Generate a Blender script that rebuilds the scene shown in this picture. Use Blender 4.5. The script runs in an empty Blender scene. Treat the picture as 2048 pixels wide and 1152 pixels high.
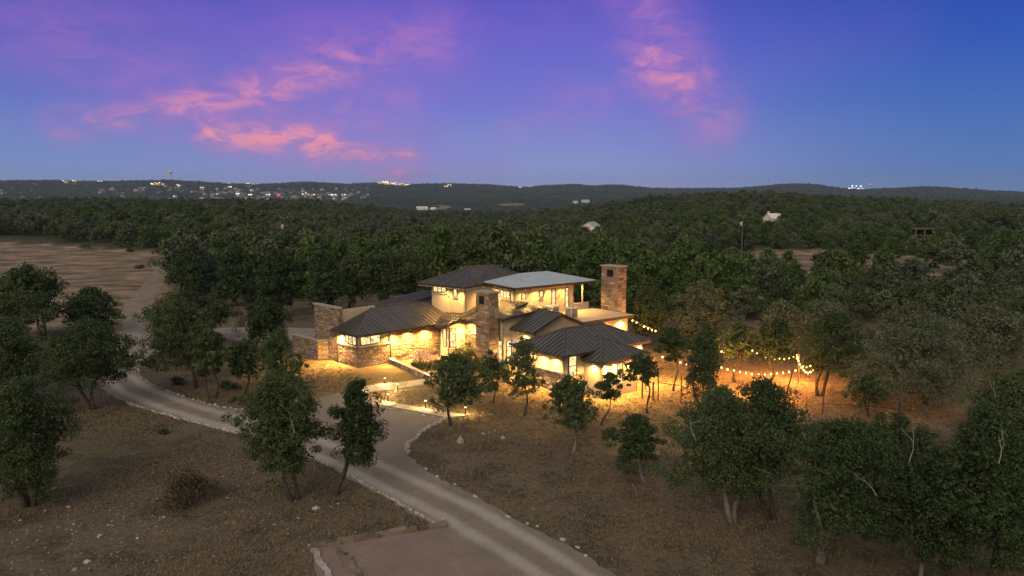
import bpy, bmesh, math, random
import numpy as np
from mathutils import Vector, Matrix
from mathutils.geometry import delaunay_2d_cdt

random.seed(7)
np.random.seed(7)
RNG = np.random.default_rng(11)
scn = bpy.context.scene
COL = scn.collection
rad = math.radians

# ------------------------------------------------------------------ camera
cam_d = bpy.data.cameras.new('camera')
cam_d.sensor_width = 36.0
cam_d.lens = 36.0*1615/2048
cam_d.clip_start = 0.5
cam_d.clip_end = 40000
cam = bpy.data.objects.new('camera', cam_d)
COL.objects.link(cam)
cam.location = (0, 0, 18)
cam.rotation_euler = (rad(90) - math.atan(192/1615), 0, 0)
scn.camera = cam

# ------------------------------------------------------------------ sky
SKY_GAIN = 1.0
world = bpy.data.worlds.new('World')
scn.world = world
world.use_nodes = True
wt = world.node_tree
wt.nodes.clear()
WN, WL = wt.nodes, wt.links

class V:
    """a value in a shader tree, with arithmetic"""
    def __init__(s, t, sock): s.t, s.s = t, sock
    def _op(s, op, *a):
        n = s.t.nodes.new('ShaderNodeMath'); n.operation = op
        for i, x in enumerate((s,)+a):
            if isinstance(x, V): s.t.links.new(x.s, n.inputs[i])
            else: n.inputs[i].default_value = x
        return V(s.t, n.outputs[0])
    def __add__(s, o): return s._op('ADD', o)
    def __sub__(s, o): return s._op('SUBTRACT', o)
    def __mul__(s, o): return s._op('MULTIPLY', o)
    def __truediv__(s, o): return s._op('DIVIDE', o)
    def smooth(s, a, b):
        n = s.t.nodes.new('ShaderNodeMapRange'); n.interpolation_type = 'SMOOTHSTEP'
        s.t.links.new(s.s, n.inputs['Value'])
        n.inputs['From Min'].default_value = a; n.inputs['From Max'].default_value = b
        return V(s.t, n.outputs['Result'])

def ramp(t, fac, stops, interp='LINEAR'):
    n = t.nodes.new('ShaderNodeValToRGB'); r = n.color_ramp; r.interpolation = interp
    while len(r.elements) > 1: r.elements.remove(r.elements[-1])
    r.elements[0].position = stops[0][0]; r.elements[0].color = (*stops[0][1], 1)
    for p, c in stops[1:]:
        e = r.elements.new(p); e.color = (*c, 1)
    t.links.new(fac.s if isinstance(fac, V) else fac, n.inputs['Fac'])
    return n.outputs['Color']

def mixc(t, fac, a, b, mode='MIX'):
    n = t.nodes.new('ShaderNodeMix'); n.data_type = 'RGBA'; n.blend_type = mode
    n.clamp_factor = True
    for k, x in ((0, fac), (6, a), (7, b)):
        if isinstance(x, V): t.links.new(x.s, n.inputs[k])
        elif hasattr(x, 'links'): t.links.new(x, n.inputs[k])
        else: n.inputs[k].default_value = x if k == 0 else (*x, 1)
    return n.outputs[2]

tc = WN.new('ShaderNodeTexCoord')
sep = WN.new('ShaderNodeSeparateXYZ'); WL.new(tc.outputs['Generated'], sep.inputs[0])
dx, dy, dz = (V(wt, sep.outputs[i]) for i in range(3))
el = dz._op('ARCSINE')*57.2958
az = dx._op('ARCTAN2', dy)*57.2958
elr = el/90.0
d = lambda e: e/90.0
up = [(d(35), (.33, .33, .36)), (1, (.36, .36, .37))]
left = ramp(wt, elr, [(0, (.26, .36, .62)), (d(2.2), (.175, .28, .60)), (d(6), (.105, .165, .56)), (d(10), (.078, .098, .50)), (d(13.5), (.058, .070, .44))] + up)
mid = ramp(wt, elr, [(0, (.34, .38, .67)), (d(2.2), (.235, .30, .66)), (d(6), (.135, .180, .64)), (d(10), (.105, .115, .59)), (d(13.5), (.072, .072, .51))] + up)
right = ramp(wt, elr, [(0, (.10, .225, .50)), (d(2.2), (.065, .185, .50)), (d(6), (.030, .125, .48)), (d(10), (.010, .074, .45)), (d(13.5), (.004, .050, .38))] + up)
base = mixc(wt, az.smooth(-34, -6), left, mid)
base = mixc(wt, az.smooth(4, 31), base, right)
# thin sunset cloud: long streaks (deg azimuth, deg elevation) with fibrous edges
cmb = WN.new('ShaderNodeCombineXYZ')
WL.new((az*0.05).s, cmb.inputs[0]); WL.new((el*0.115).s, cmb.inputs[1])
def wnoise(scale, detail, dist=0.0, rough=.55, off=0.0):
    n = WN.new('ShaderNodeTexNoise'); n.inputs['Scale'].default_value = scale
    n.inputs['Detail'].default_value = detail; n.inputs['Distortion'].default_value = dist
    n.inputs['Roughness'].default_value = rough
    m = WN.new('ShaderNodeVectorMath'); m.operation = 'ADD'; m.inputs[1].default_value = (off, off*.7, off*1.3)
    WL.new(cmb.outputs[0], m.inputs[0]); WL.new(m.outputs[0], n.inputs['Vector'])
    return V(wt, n.outputs['Fac'])
w1, w2 = wnoise(1.6, 5, 0, .6, 3.1), wnoise(1.9, 5, 0, .6, 9.7)
az_w = az + (w1 - .5)*3.4
el_w = el + (w2 - .5)*1.5
fib = wnoise(2.6, 7, .4, .6, 17.0)
def px2sky(px, py):
    x, y = (px-1024)/1615, -(py-576)/1615
    th = math.atan(192/1615); c, s = math.cos(th), math.sin(th)
    v = Vector((x, c+y*s, -s+y*c)).normalized()
    return math.degrees(math.atan2(v.x, v.y)), math.degrees(math.asin(v.z))
def streak(p0, p1, width, soft=1.0):
    (ax, ay), (bx, by) = px2sky(*p0), px2sky(*p1)
    vx, vy = bx-ax, by-ay; L2 = vx*vx+vy*vy
    rx, ry = az_w - ax, el_w - ay
    t = ((rx*vx + ry*vy)/L2)._op('MINIMUM', 1.0)._op('MAXIMUM', 0.0)
    qx, qy = rx - t*vx, ry - t*vy
    dd = (qx*qx + qy*qy)._op('SQRT')
    return (dd.smooth(0, 1.6*width/28.5)*-1.0 + 1.0)._op('POWER', 1.5)
mag = None
for p0, p1, w, k in (((300, 130), (860, 80), 190, .75), ((60, 60), (330, 150), 130, .55), ((420, 210), (840, 260), 110, .7),
                     ((1230, -40), (1340, 170), 110, .8), ((1000, 160), (1420, 250), 100, .35), ((700, 20), (1150, 60), 120, .45),
                     ((850, 330), (980, 340), 60, .5), ((1500, 130), (1800, 60), 70, .15), ((20, 250), (300, 250), 60, .35)):
    s_ = streak(p0, p1, w)*k
    mag = s_ if mag is None else mag._op('MAXIMUM', s_)
mag = mag*(fib.smooth(.25, .75)*.7 + .3)
pink = None
for p0, p1, w, k in (((425, 268), (640, 288), 52, 1.0), ((600, 286), (820, 326), 46, .85), ((120, 252), (350, 222), 40, .62),
                     ((330, 225), (560, 165), 60, .72), ((500, 190), (690, 125), 66, .68), ((1275, 120), (1370, 165), 74, .70),
                     ((1340, 150), (1425, 240), 80, .52), ((640, 115), (870, 80), 80, .42), ((1290, -20), (1325, 120), 95, .45),
                     ((520, 250), (780, 205), 95, .38), ((60, 40), (320, 160), 110, .26), ((1040, 250), (1200, 190), 60, .26)):
    s_ = streak(p0, p1, w)*k
    pink = s_ if pink is None else pink._op('MAXIMUM', s_)
fib2 = wnoise(7.0, 9, .7, .64, 31.0)
pink = pink*(fib2.smooth(.28, .66)*.8 + .2)*1.1
skyc = mixc(wt, mag*.50, base, (.33, .125, .57))
pcol = ramp(wt, pink, [(0, (.36, .16, .56)), (.45, (.55, .205, .50)), (.85, (.86, .30, .42))])
skyc = mixc(wt, pink*1.0, skyc, pcol)
# the after-glow side of the sky, behind the camera
back = ramp(wt, elr, [(0, (.85, .55, .28)), (d(8), (.62, .46, .32)), (d(25), (.44, .40, .35)), (1, (.36, .36, .37))])
skyc = mixc(wt, az._op('ABSOLUTE').smooth(62, 130), skyc, back)
bg = WN.new('ShaderNodeBackground'); WL.new(skyc, bg.inputs['Color']); bg.inputs['Strength'].default_value = SKY_GAIN
nis = WN.new('ShaderNodeTexSky'); nis.sky_type = 'NISHITA'; nis.sun_disc = False
nis.sun_elevation = rad(1.0); nis.sun_rotation = rad(200); nis.altitude = 300
bg2 = WN.new('ShaderNodeBackground'); WL.new(nis.outputs[0], bg2.inputs['Color']); bg2.inputs['Strength'].default_value = 0.012
addw = WN.new('ShaderNodeAddShader'); WL.new(bg.outputs[0], addw.inputs[0]); WL.new(bg2.outputs[0], addw.inputs[1])
wout = WN.new('ShaderNodeOutputWorld'); WL.new(addw.outputs[0], wout.inputs['Surface'])

# ------------------------------------------------------------------ the last glow of the sun, low behind the camera
sun_d = bpy.data.lights.new('sun', 'SUN')
sun_d.energy = 1.5
sun_d.angle = rad(32)
sun_d.color = (1.0, .84, .66)
sun = bpy.data.objects.new('sun', sun_d); COL.objects.link(sun)
sun.rotation_euler = (rad(58), 0, rad(-20))

vs = scn.view_settings
scn.display_settings.display_device = 'sRGB'
vs.view_transform = 'Standard'; vs.look = 'None'; vs.exposure = 0.0; vs.gamma = 1.0; vs.use_curve_mapping = False
scn.render.engine = 'CYCLES'
cy = scn.cycles
cy.use_denoising = True
cy.denoiser = 'OPENIMAGEDENOISE'
cy.max_bounces = 6; cy.diffuse_bounces = 2; cy.glossy_bounces = 2; cy.transmission_bounces = 3; cy.volume_bounces = 0
cy.transparent_max_bounces = 8
cy.caustics_reflective = False; cy.caustics_refractive = False
cy.sample_clamp_indirect = 3.0
HAZE_DENSITY = 7e-5

# ------------------------------------------------------------------ ground shape
def S(t):
    t = min(1.0, max(0.0, t)); return t*t*(3-2*t)
MID = [(0,6),(500,5),(620,4),(720,0),(850,-6),(1000,-7),(1110,-4),(1300,6),(1480,11),(1600,9),(1750,5),(2048,3)]
RID = [(0,368),(100,366.5),(200,368),(340,365),(450,370),(560,371),(620,367),(700,372),(760,368),(800,372),(880,370),(960,371),(1000,374),(1060,378),(1085,374),(1150,371),(1180,375),
       (1230,372),(1260,376),(1330,380),(1480,379),(1540,374),(1575,371),(1615,372),(1660,379),(1720,382),(1780,380),(1850,377),(1900,380),(1960,384),(2048,387)]
def lerp_table(tab, x):
    if x <= tab[0][0]: return tab[0][1]
    for (a, va), (b, vb) in zip(tab, tab[1:]):
        if x <= b: return va + (vb-va)*(x-a)/(b-a)
    return tab[-1][1]
def ground_z(x, y):
    r = math.hypot(x, y)
    z = -0.9*S((x+1)/11.0)
    if r < 190: return z
    k = 1024 + 1615*x/y if y > abs(x)*0.4 else (0 if x < 0 else 2048)
    k = min(2048, max(0, k))
    mid = lerp_table(MID, k)
    z += (mid - z)*S((r-190)/360.0)
    val = -33.0
    z += (val - z)*S((r-640)/800.0)
    top = 18 + (384 - lerp_table(RID, k))/1615*5000 - 4
    z += (-12 - z)*S((r-1900)/1300.0)
    z += (top - z)*S((r-3200)/1800.0)
    z += (-10 - z)*S((r-5200)/2500.0)
    n = min(1.0, max(0.0, (r-650)/600.0))
    if n > 0:
        z += n*(6*math.sin(x*0.0041+y*0.0023)*math.sin(y*0.0033-x*0.0017) + 3*math.sin(x*0.011+1)*math.sin(y*0.009))*(1-S((r-4300)/600.0))
    return z

# ------------------------------------------------------------------ measured places
HERO_TREES = [
(-12.71, 45.72, 7.95, 2.62, -0.62, 1.47, 2, 'forked oak left of the driveway bend, fullest crown in the middle foreground'),
(-10.65, 46.51, 7.17, 1.87, 1.48, 1.94, 1, 'leaning oak tight against the stone edging of the driveway'),
(-27.77, 44.8, 7.65, 3.15, -0.09, 0.78, 4, 'dark many-stemmed oak in the left foreground, nearest the left edge'),
(-34.92, 65.79, 7.58, 4.59, 0.08, 2.21, 2, 'two-stemmed oak overhanging the driveway curve, at left'),
(-59.1, 100.22, 9.12, 5.22, -1.38, 2.33, 2, 'tall spreading oak at the edge of the dry field, far left'),
(-54.77, 102.77, 5.92, 4.19, 0.65, 1.1, 1, 'low wide oak beside the gravel track at the field edge'),
(-29.22, 73.07, 9.01, 2.89, -1.6, 1.9, 1, 'oak with slanting trunk on the driveway island, leftmost of its three'),
(-26.27, 69.07, 6.39, 2.12, -0.02, 2.32, 2, 'oak with a crooked doubled trunk in the middle of the driveway island'),
(-23.96, 70.83, 4.94, 1.79, -0.09, 1.62, 1, 'small round oak at the right of the driveway island'),
(-37.68, 94.2, 6.34, 5.09, -0.12, 1.48, 2, 'broad oak at the far side of the driveway island near the court'),
(-29.6, 91.15, 5.97, 3.15, 1.43, 1.15, 2, 'oak by the gravel court left of the tall stone wall'),
(-20.63, 70.47, 6.15, 2.23, 0.0, 0.89, 1, 'slim pointed oak in front of the low stone wall'),
(-4.73, 60.85, 5.81, 2.48, 0.46, 1.55, 1, 'small curved oak beside the end of the slab path'),
(0.93, 63.93, 6.63, 1.69, -0.02, 1.63, 1, 'slender oak in front of the entrance windows'),
(-1.68, 67.72, 4.64, 1.65, -0.06, 1.03, 1, 'thin young oak between the front chimney and the lawn'),
(4.31, 55.73, 5.92, 2.05, -0.09, 1.89, 1, 'oak with leaning pale trunk in front of the right wing'),
(7.26, 63.7, 4.47, 1.3, 0.69, 2.03, 1, 'thin straight oak standing before the right wing corner'),
(11.71, 67.79, 5.31, 1.77, -0.65, 2.33, 1, 'twisted small oak at the right wing wall beside the wooden rack'),
(15.45, 75.53, 6.19, 1.77, -0.1, 2.87, 1, 'oak with a bent bare trunk right of the house, under string lights'),
(16.58, 69.08, 7.74, 2.06, 0.13, 1.01, 2, 'two-trunked oak between the house and the string lights'),
(8.76, 50.95, 4.67, 2.11, -0.8, 1.14, 1, 'short pale-stemmed oak on the dry grass below the house'),
(12.77, 44.51, 8.09, 3.48, -0.83, 1.75, 2, 'big oak with pale forked trunk in the right foreground'),
(15.12, 44.94, 8.52, 2.9, -0.73, 2.32, 2, 'dark oak right behind the pale forked oak'),
(15.82, 39.53, 7.86, 3.79, 1.09, 1.03, 2, 'large oak with bare side limb, right foreground'),
(19.82, 37.64, 6.75, 2.7, 0.44, 1.23, 1, 'oak with thin white stem at the bottom right'),
(22.1, 36.16, 9.39, 2.95, -0.12, 1.65, 2, 'tall oak with dead twigs in the bottom right corner'),
(36.37, 57.74, 6.21, 3.32, 0.37, 0.4, 2, 'very dark dense oak at the right edge'),
(30.29, 66.85, 3.9, 1.87, -0.13, 1.1, 1, 'small oak standing at the pipe fence corner'),
(28.74, 73.62, 8.09, 3.73, 1.17, 2.19, 2, 'two-trunked wide oak at the right end of the string lights'),
(25.07, 77.53, 6.7, 2.58, 0.61, 2.55, 1, 'slim oak inside the loop of string lights'),
(22.28, 79.0, 6.37, 2.25, 0.25, 2.5, 1, 'oak glowing from the string lights at their middle'),
(36.9, 70.42, 8.2, 5.92, -0.78, 0.45, 2, 'broad grey-green oak right of the pipe fence'),
(43.96, 89.88, 6.36, 4.25, 1.42, 0.85, 2, 'pale grey oak behind the fence, right of the bare patch'),
(51.49, 87.22, 6.73, 4.95, 0.55, 0.55, 2, 'grey oak with bare twigs near the right edge'),
(16.54, 98.91, 7.61, 3.27, 0.47, 1.12, 2, 'orange-lit oak right behind the house at its right'),
(22.65, 95.71, 8.6, 3.91, 0.3, 0.6, 2, 'tall orange-lit oak beyond the string lights'),
(30.36, 89.88, 6.93, 3.4, 0.0, 1.13, 2, 'dim oak behind the string lights loop'),
(37.1, 95.71, 6.14, 3.61, 0.0, 0.6, 2, 'dark oak left of the bare patch behind the string lights'),
(-54.04, 134.35, 9.42, 4.28, 0.76, 0.84, 2, 'tall oak at the edge of the dry field behind the court'),
(-44.04, 127.16, 9.89, 4.37, 0.4, 0.95, 3, 'three-stemmed oak behind the gravel court, left part of the row'),
(-33.91, 116.73, 9.84, 4.02, 0.37, 1.24, 2, 'oak with visible dark stems behind the court, left of the stone wall'),
(-27.19, 113.02, 10.11, 3.54, 0.71, 1.42, 2, 'oak right behind the tall stone wall'),
(-24.37, 120.19, 9.97, 3.38, 1.13, 1.88, 1, 'oak with orange-lit trunk behind the left wing roof'),
(-19.51, 122.78, 9.4, 3.84, 0.77, 1.54, 2, 'dark oak behind the left wing ridge'),
(-15.22, 125.48, 9.2, 3.14, 0.0, 1.18, 2, 'dark oak left of the upper tower'),
(-43.23, 67.89, 7.47, 4.41, -0.32, 1.29, 2, 'dark wide oak at the left edge, behind the many-stemmed oak'),
(-57.31, 91.15, 8.19, 4.45, -0.43, 1.72, 2, 'low dark oak at the far left edge beside the field oak'),
(23.1, 46.81, 5.85, 2.79, 0.08, 0.9, 2, 'dense dark oak behind the oak with the thin white stem'),
(25.33, 38.7, 6.42, 2.27, 0.25, 0.76, 2, 'dark oak cut by the right edge of the picture, lowest there')]
DRIVE_POLY = [(-4.03, 41.8), (-12.87, 52.35), (-17.34, 56.12), (-20.36, 58.52), (-25.03, 61.67), (-30.98, 65.95), (-35.41, 69.94), (-39.68, 75.24), (-42.97, 80.67), (-45.68, 89.7), (-49.37, 100.94), (-55.16, 113.02), (-62.08, 128.31), (-72.02, 156.36), (-82.85, 186.59), (-90.45, 205.36), (-85.94, 202.81), (-75.24, 175.45), (-65.11, 148.27), (-57.67, 128.31), (-51.26, 113.02), (-47.22, 104.67), (-43.66, 101.67), (-40.98, 104.67), (-37.86, 106.65), (-33.04, 106.65), (-25.5, 105.85), (-22.96, 96.13), (-28.04, 96.13), (-34.66, 97.46), (-37.96, 96.79), (-39.7, 92.96), (-40.56, 89.99), (-40.04, 85.86), (-38.84, 81.85), (-36.75, 77.97), (-34.32, 74.63), (-30.91, 71.56), (-26.5, 67.72), (-24.45, 66.42), (-21.99, 65.48), (-17.71, 65.79), (-16.94, 69.59), (-15.17, 71.75), (-13.55, 70.83), (-11.58, 68.39), (-11.31, 66.74), (-5.27, 62.8), (-6.6, 59.54), (-7.49, 56.12), (-7.14, 53.7), (-5.67, 50.88), (-1.88, 45.72), (1.24, 41.69), (3.72, 39.22), (5.2, 36.92), (6.36, 35.25), (-8.53, 33.99), (-10.17, 39.32)]
TRACK_LINE = [(3.99, 34.72), (2.13, 37.17), (-0.37, 40.36), (-3.05, 43.85), (-6.14, 47.32), (-10.09, 51.85), (-14.47, 56.12), (-17.38, 58.77), (-22.72, 62.23), (-28.55, 66.74), (-34.51, 72.31), (-40.12, 79.52), (-43.71, 89.7), (-51.04, 108.69), (-59.67, 128.31), (-74.57, 165.36), (-89.19, 205.41)]
EDGE_LEFT = [(-4.04, 41.99), (-5.81, 44.21), (-7.96, 46.91), (-10.34, 49.76), (-12.94, 52.66), (-16.52, 55.78), (-20.45, 58.77), (-22.74, 60.32), (-25.09, 61.81), (-28.21, 63.96), (-31.05, 66.1), (-33.41, 68.05)]
EDGE_RIGHT = [(-5.17, 63.08), (-5.99, 61.12), (-6.6, 59.54), (-7.07, 57.78), (-7.49, 56.12), (-7.37, 54.66), (-7.06, 53.59)]
EDGE_SCATTER = [(-5.69, 51.07), (-4.57, 49.49), (-1.83, 45.87), (-0.68, 44.22), (1.04, 42.18), (2.27, 40.77), (4.19, 38.9)]
EDGE_ISLAND = [(-39.81, 91.15), (-40.31, 89.42), (-39.92, 85.6), (-38.73, 81.85), (-36.65, 77.97), (-34.09, 74.43), (-30.83, 71.38), (-28.27, 69.24), (-26.5, 67.72), (-24.39, 66.26), (-21.94, 65.32), (-19.2, 65.17)]
EDGE_COURT = [(-11.31, 66.74), (-10.17, 65.63), (-8.82, 64.86), (-7.04, 63.67), (-5.25, 62.51)]
EDGE_LOW = [(-4.02, 41.73), (-5.95, 41.09), (-7.68, 40.34), (-9.35, 39.62), (-10.16, 39.27)]
EDGE_LOWB = [(-10.16, 39.27), (-9.39, 37.65), (-8.5, 35.85)]
EDGE_LOWC = [(-8.91, 39.03), (-8.08, 37.81), (-7.15, 36.1)]
SLAB_TOP = [(-11.3, 68.3), (-9.7, 67.39), (-8.59, 66.66), (-7.49, 65.95), (-6.39, 65.32), (-5.21, 64.56), (-3.56, 63.67)]
SLAB_BOT = [(-11.23, 66.77), (-10.22, 66.26), (-8.9, 65.48), (-7.87, 64.86), (-6.88, 64.11), (-5.8, 63.37), (-5.23, 62.8)]
SLAB2_TOP = [(-14.91, 72.68), (-13.91, 73.26), (-12.72, 73.94), (-11.28, 74.63), (-9.83, 75.44), (-8.08, 76.58)]
SLAB2_BOT = [(-14.59, 70.65), (-13.58, 71.01), (-12.45, 71.75), (-11.2, 72.5), (-9.84, 73.36), (-8.41, 74.24)]
PATH_LIGHTS = [(-11.93, 74.24), (-10.43, 71.93), (-11.2, 70.12), (-10.73, 68.22), (-7.24, 65.95), (-3.78, 63.96), (-8.0, 76.69)]
ROCKS = [(-3.72, 56.59, 0.55), (-0.63, 57.67, 0.5), (-2.17, 58.77, 0.3), (-1.73, 59.02, 0.25), (-1.29, 59.54, 0.3), (-11.21, 44.36, 0.45), (-21.68, 40.65, 0.35), (-25.48, 44.58, 0.3), (-28.0, 47.57, 0.28), (-19.59, 40.4, 0.22), (-20.77, 37.65, 0.4), (-20.96, 36.86, 0.35)]
SHRUBS = [(-18.8, 45.33), (-26.14, 58.77), (-31.72, 74.63), (-30.49, 77.97), (-26.61, 73.26), (-25.58, 72.68), (-23.64, 67.89), (-22.83, 68.73)]
BED_WALL = [(-12.88, 84.06), (-10.61, 80.44), (-7.77, 75.85)]
BED_SHRUBS = [(-11.16, 87.74), (-9.38, 83.06), (-9.04, 88.57), (-6.38, 85.08), (-4.99, 86.13), (-7.44, 81.85), (-9.68, 81.14), (-4.15, 81.14), (-3.24, 80.21), (-5.52, 80.21), (-1.18, 77.97), (1.71, 75.2)]
FIELD_POLY = [(-220.56, 269.08), (-169.69, 267.57), (-148.32, 259.07), (-107.67, 239.8), (-93.52, 224.25), (-69.93, 165.36), (-58.24, 134.35), (-44.34, 97.46), (-47.27, 91.15), (-63.83, 76.27)]
CLEAR_POLYS = [[(56.52, 232.93), (73.45, 248.86), (96.66, 253.1), (108.34, 243.92), (126.94, 220.75), (85.55, 148.02), (67.8, 151.75), (38.96, 159.82)], [(44.63, 106.75), (50.39, 109.1), (46.14, 95.71), (36.14, 84.7)], [(30.45, 361.91), (38.46, 343.41), (30.91, 260.98), (20.8, 266.22)], [(108.69, 351.95), (119.19, 354.72), (101.52, 297.21), (90.08, 295.87)], [(161.25, 327.52), (173.96, 328.57), (135.51, 252.35), (123.02, 252.41)]]
FENCE_A = [(13.36, 72.16), (15.24, 71.1), (16.26, 67.16)]
FENCE_B = [(26.5, 67.16), (30.05, 66.39), (32.12, 65.34)]
RACK = [(11.98, 72.7), (12.87, 71.98)]
POLE_A = (-60.05, 213.47)
POLE_B = (67.53, 237.12)
POLE_C = (-64.75, 192.88)
STRAND_A = [(14.98, 79.0, 1.69), (15.5, 78.6, 1.62), (16.02, 78.2, 1.51), (16.53, 77.8, 1.39), (17.03, 77.4, 1.33), (17.48, 77.0, 1.31), (18.0, 76.7, 1.28), (18.51, 76.4, 1.3), (19.01, 76.1, 1.29), (19.51, 75.8, 1.33), (19.96, 75.5, 1.4), (20.46, 75.2, 1.27), (21.02, 75.0, 1.22), (21.51, 74.7, 1.14), (21.99, 74.4, 1.11), (22.46, 74.1, 1.08), (22.98, 73.8, 1.11), (23.49, 73.5, 1.17), (23.95, 73.2, 1.29), (24.43, 73.0, 1.38), (24.92, 72.8, 1.48), (25.36, 72.5, 1.64), (25.84, 72.2, 1.84)]
STRAND_B = [(21.63, 82.0, 1.65), (21.89, 82.0, 1.49), (24.04, 82.0, 2.02), (24.67, 81.5, 1.85), (25.08, 81.3, 1.63), (25.46, 81.0, 1.38), (25.81, 80.8, 1.27), (26.21, 80.6, 1.21), (26.6, 80.4, 1.2), (27.04, 80.2, 1.24), (27.47, 80.0, 1.28), (27.85, 79.8, 1.42), (28.23, 79.6, 1.62), (28.5, 79.4, 1.76)]
STRAND_C = [(28.44, 79.2, 1.55), (28.53, 79.0, 1.29), (28.55, 78.6, 1.02), (28.57, 78.2, 0.8), (28.63, 77.8, 0.64), (28.69, 77.4, 0.53), (28.78, 77.0, 0.52), (28.87, 76.6, 0.71), (28.95, 76.2, 1.0), (28.96, 76.0, 1.24)]
STRAND_E = [(29.01, 79.0, 0.73), (29.17, 78.5, 0.79), (29.37, 78.0, 1.0)]
STRAND_D = [(14.34, 95.0, 2.81), (14.67, 94.0, 2.73), (15.23, 92.0, 2.59), (15.53, 91.0, 2.53), (15.81, 90.0, 2.52), (16.03, 89.0, 2.58)]
FAR_LIT = [((-2878.2, 4700.0), 30, 'w'), ((-2858.8, 4750.0), 25, 'w'), ((-2859.2, 4800.0), 40, 'w'), ((-2660.4, 4650.0), 20, 'w'), ((-2412.3, 4300.0), 30, 'w'), ((-2326.3, 4250.0), 35, 'w'), ((-2305.8, 4300.0), 25, 'w'), ((-2251.2, 4450.0), 30, 'b'), ((-1748.6, 4000.0), 45, 'W'), ((-1723.2, 4010.0), 25, 'w'), ((-1639.6, 4000.0), 20, 'w'), ((-1591.4, 3900.0), 14, 'b'), ((-1463.7, 3850.0), 22, 'w'), ((-1747.6, 4900.0), 70, 'w'), ((-1680.9, 4900.0), 60, 'w'), ((-1598.9, 4900.0), 50, 'b'), ((-1544.3, 4900.0), 50, 'b'), ((-1384.5, 4000.0), 20, 'w'), ((-1178.9, 3500.0), 20, 'b'), ((-1108.7, 3450.0), 20, 'w'), ((-1048.9, 3500.0), 20, 'b'), ((-886.4, 3500.0), 35, 'W'), ((-853.3, 3480.0), 25, 'w'), ((-762.7, 3460.0), 40, 'b'), ((-723.8, 3500.0), 25, 'b'), ((-752.9, 4750.0), 60, 'W'), ((-708.8, 4750.0), 70, 'W'), ((-658.8, 4750.0), 60, 'W'), ((-613.1, 4760.0), 40, 'w'), ((-348.8, 4300.0), 22, 'w'), ((-339.4, 4420.0), 26, 'W'), ((2000.1, 4850.0), 30, 'b'), ((2024.1, 4850.0), 45, 'B'), ((2052.3, 4860.0), 55, 'B'), ((2075.1, 4850.0), 45, 'B'), ((1967.1, 4880.0), 15, 'b'), ((3092.6, 4950.0), 30, 'b'), ((48.5, 4900.0), 18, 'b'), ((828.9, 4850.0), 15, 'b')]
SITES = {'water_tower': (-1970.2, 4700.0), 'far_water_tower': (2154.2, 4900.0), 'mast': (-200.8, 4700.0), 'red': (-1003.4, 3500.0), 'farm_a': (-238.3, 2150.0), 'farm_b': (-204.8, 2120.0), 'farm_c': (-113.0, 2050.0), 'farm_d': (195.0, 2500.0), 'farm_e': (226.0, 2500.0), 'shed': (28.6, 292.0), 'white': (104.8, 325.0), 'carport': (160.7, 315.0)}

# ------------------------------------------------------------------ materials
def material(name, rough=.8, metallic=0.0, spec=.3):
    m = bpy.data.materials.new(name); m.use_nodes = True
    t = m.node_tree; b = t.nodes['Principled BSDF']
    b.inputs['Roughness'].default_value = rough; b.inputs['Metallic'].default_value = metallic
    b.inputs['Specular IOR Level'].default_value = spec
    return m, t, b
def tnoise(t, scale, detail=4, coord='Object', rough=.6, dist=0.0, vec=None):
    n = t.nodes.new('ShaderNodeTexNoise'); n.inputs['Scale'].default_value = scale
    n.inputs['Detail'].default_value = detail; n.inputs['Roughness'].default_value = rough; n.inputs['Distortion'].default_value = dist
    if vec is None:
        c = t.nodes.new('ShaderNodeTexCoord'); vec = c.outputs[coord]
    t.links.new(vec, n.inputs['Vector'])
    return V(t, n.outputs['Fac'])
def bump(t, b, h, strength, dist):
    n = t.nodes.new('ShaderNodeBump'); n.inputs['Strength'].default_value = strength; n.inputs['Distance'].default_value = dist
    t.links.new(h.s, n.inputs['Height']); t.links.new(n.outputs[0], b.inputs['Normal'])
def two_tone(name, c0, c1, scale, rough=.8, metallic=0.0, spec=.3, bumpd=0.0, coord='Object', island=0.0, objr=0.0):
    m, t, b = material(name, rough, metallic, spec)
    f = tnoise(t, scale, 5, coord)
    if island:
        g = t.nodes.new('ShaderNodeNewGeometry'); f = f*(1-island) + V(t, g.outputs['Random Per Island'])*island
    if objr:
        o = t.nodes.new('ShaderNodeObjectInfo'); f = f*(1-objr) + V(t, o.outputs['Random'])*objr
    t.links.new(ramp(t, f, [(.25, c0), (.75, c1)]), b.inputs['Base Color'])
    if bumpd: bump(t, b, tnoise(t, scale*4, 4, coord), .6, bumpd)
    return m
def stone_mat(name, src, stops=None):
    m, t, b = material(name, .85, 0, .25)
    if src == 'island':
        g = t.nodes.new('ShaderNodeNewGeometry'); r = V(t, g.outputs['Random Per Island'])
    else:
        o = t.nodes.new('ShaderNodeObjectInfo'); r = V(t, o.outputs['Random'])
    c = ramp(t, r, stops or [(0, (.12, .085, .065)), (.18, (.27, .18, .12)), (.36, (.20, .155, .125)), (.55, (.40, .31, .22)), (.70, (.30, .205, .145)), (.86, (.48, .42, .34)), (1, (.16, .125, .105))])
    n = tnoise(t, 5, 5)
    c = mixc(t, .55, c, ramp(t, n, [(.3, (.45, .42, .40)), (.7, (1, .98, .95))]), 'MULTIPLY')
    t.links.new(c, b.inputs['Base Color'])
    bump(t, b, tnoise(t, 14, 5), .8, .03)
    return m
def emit_mat(name, col, strength):
    m = bpy.data.materials.new(name); m.use_nodes = True; t = m.node_tree; t.nodes.clear()
    e = t.nodes.new('ShaderNodeEmission'); e.inputs[0].default_value = (*col, 1); e.inputs[1].default_value = strength
    o = t.nodes.new('ShaderNodeOutputMaterial'); t.links.new(e.outputs[0], o.inputs[0])
    return m
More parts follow.
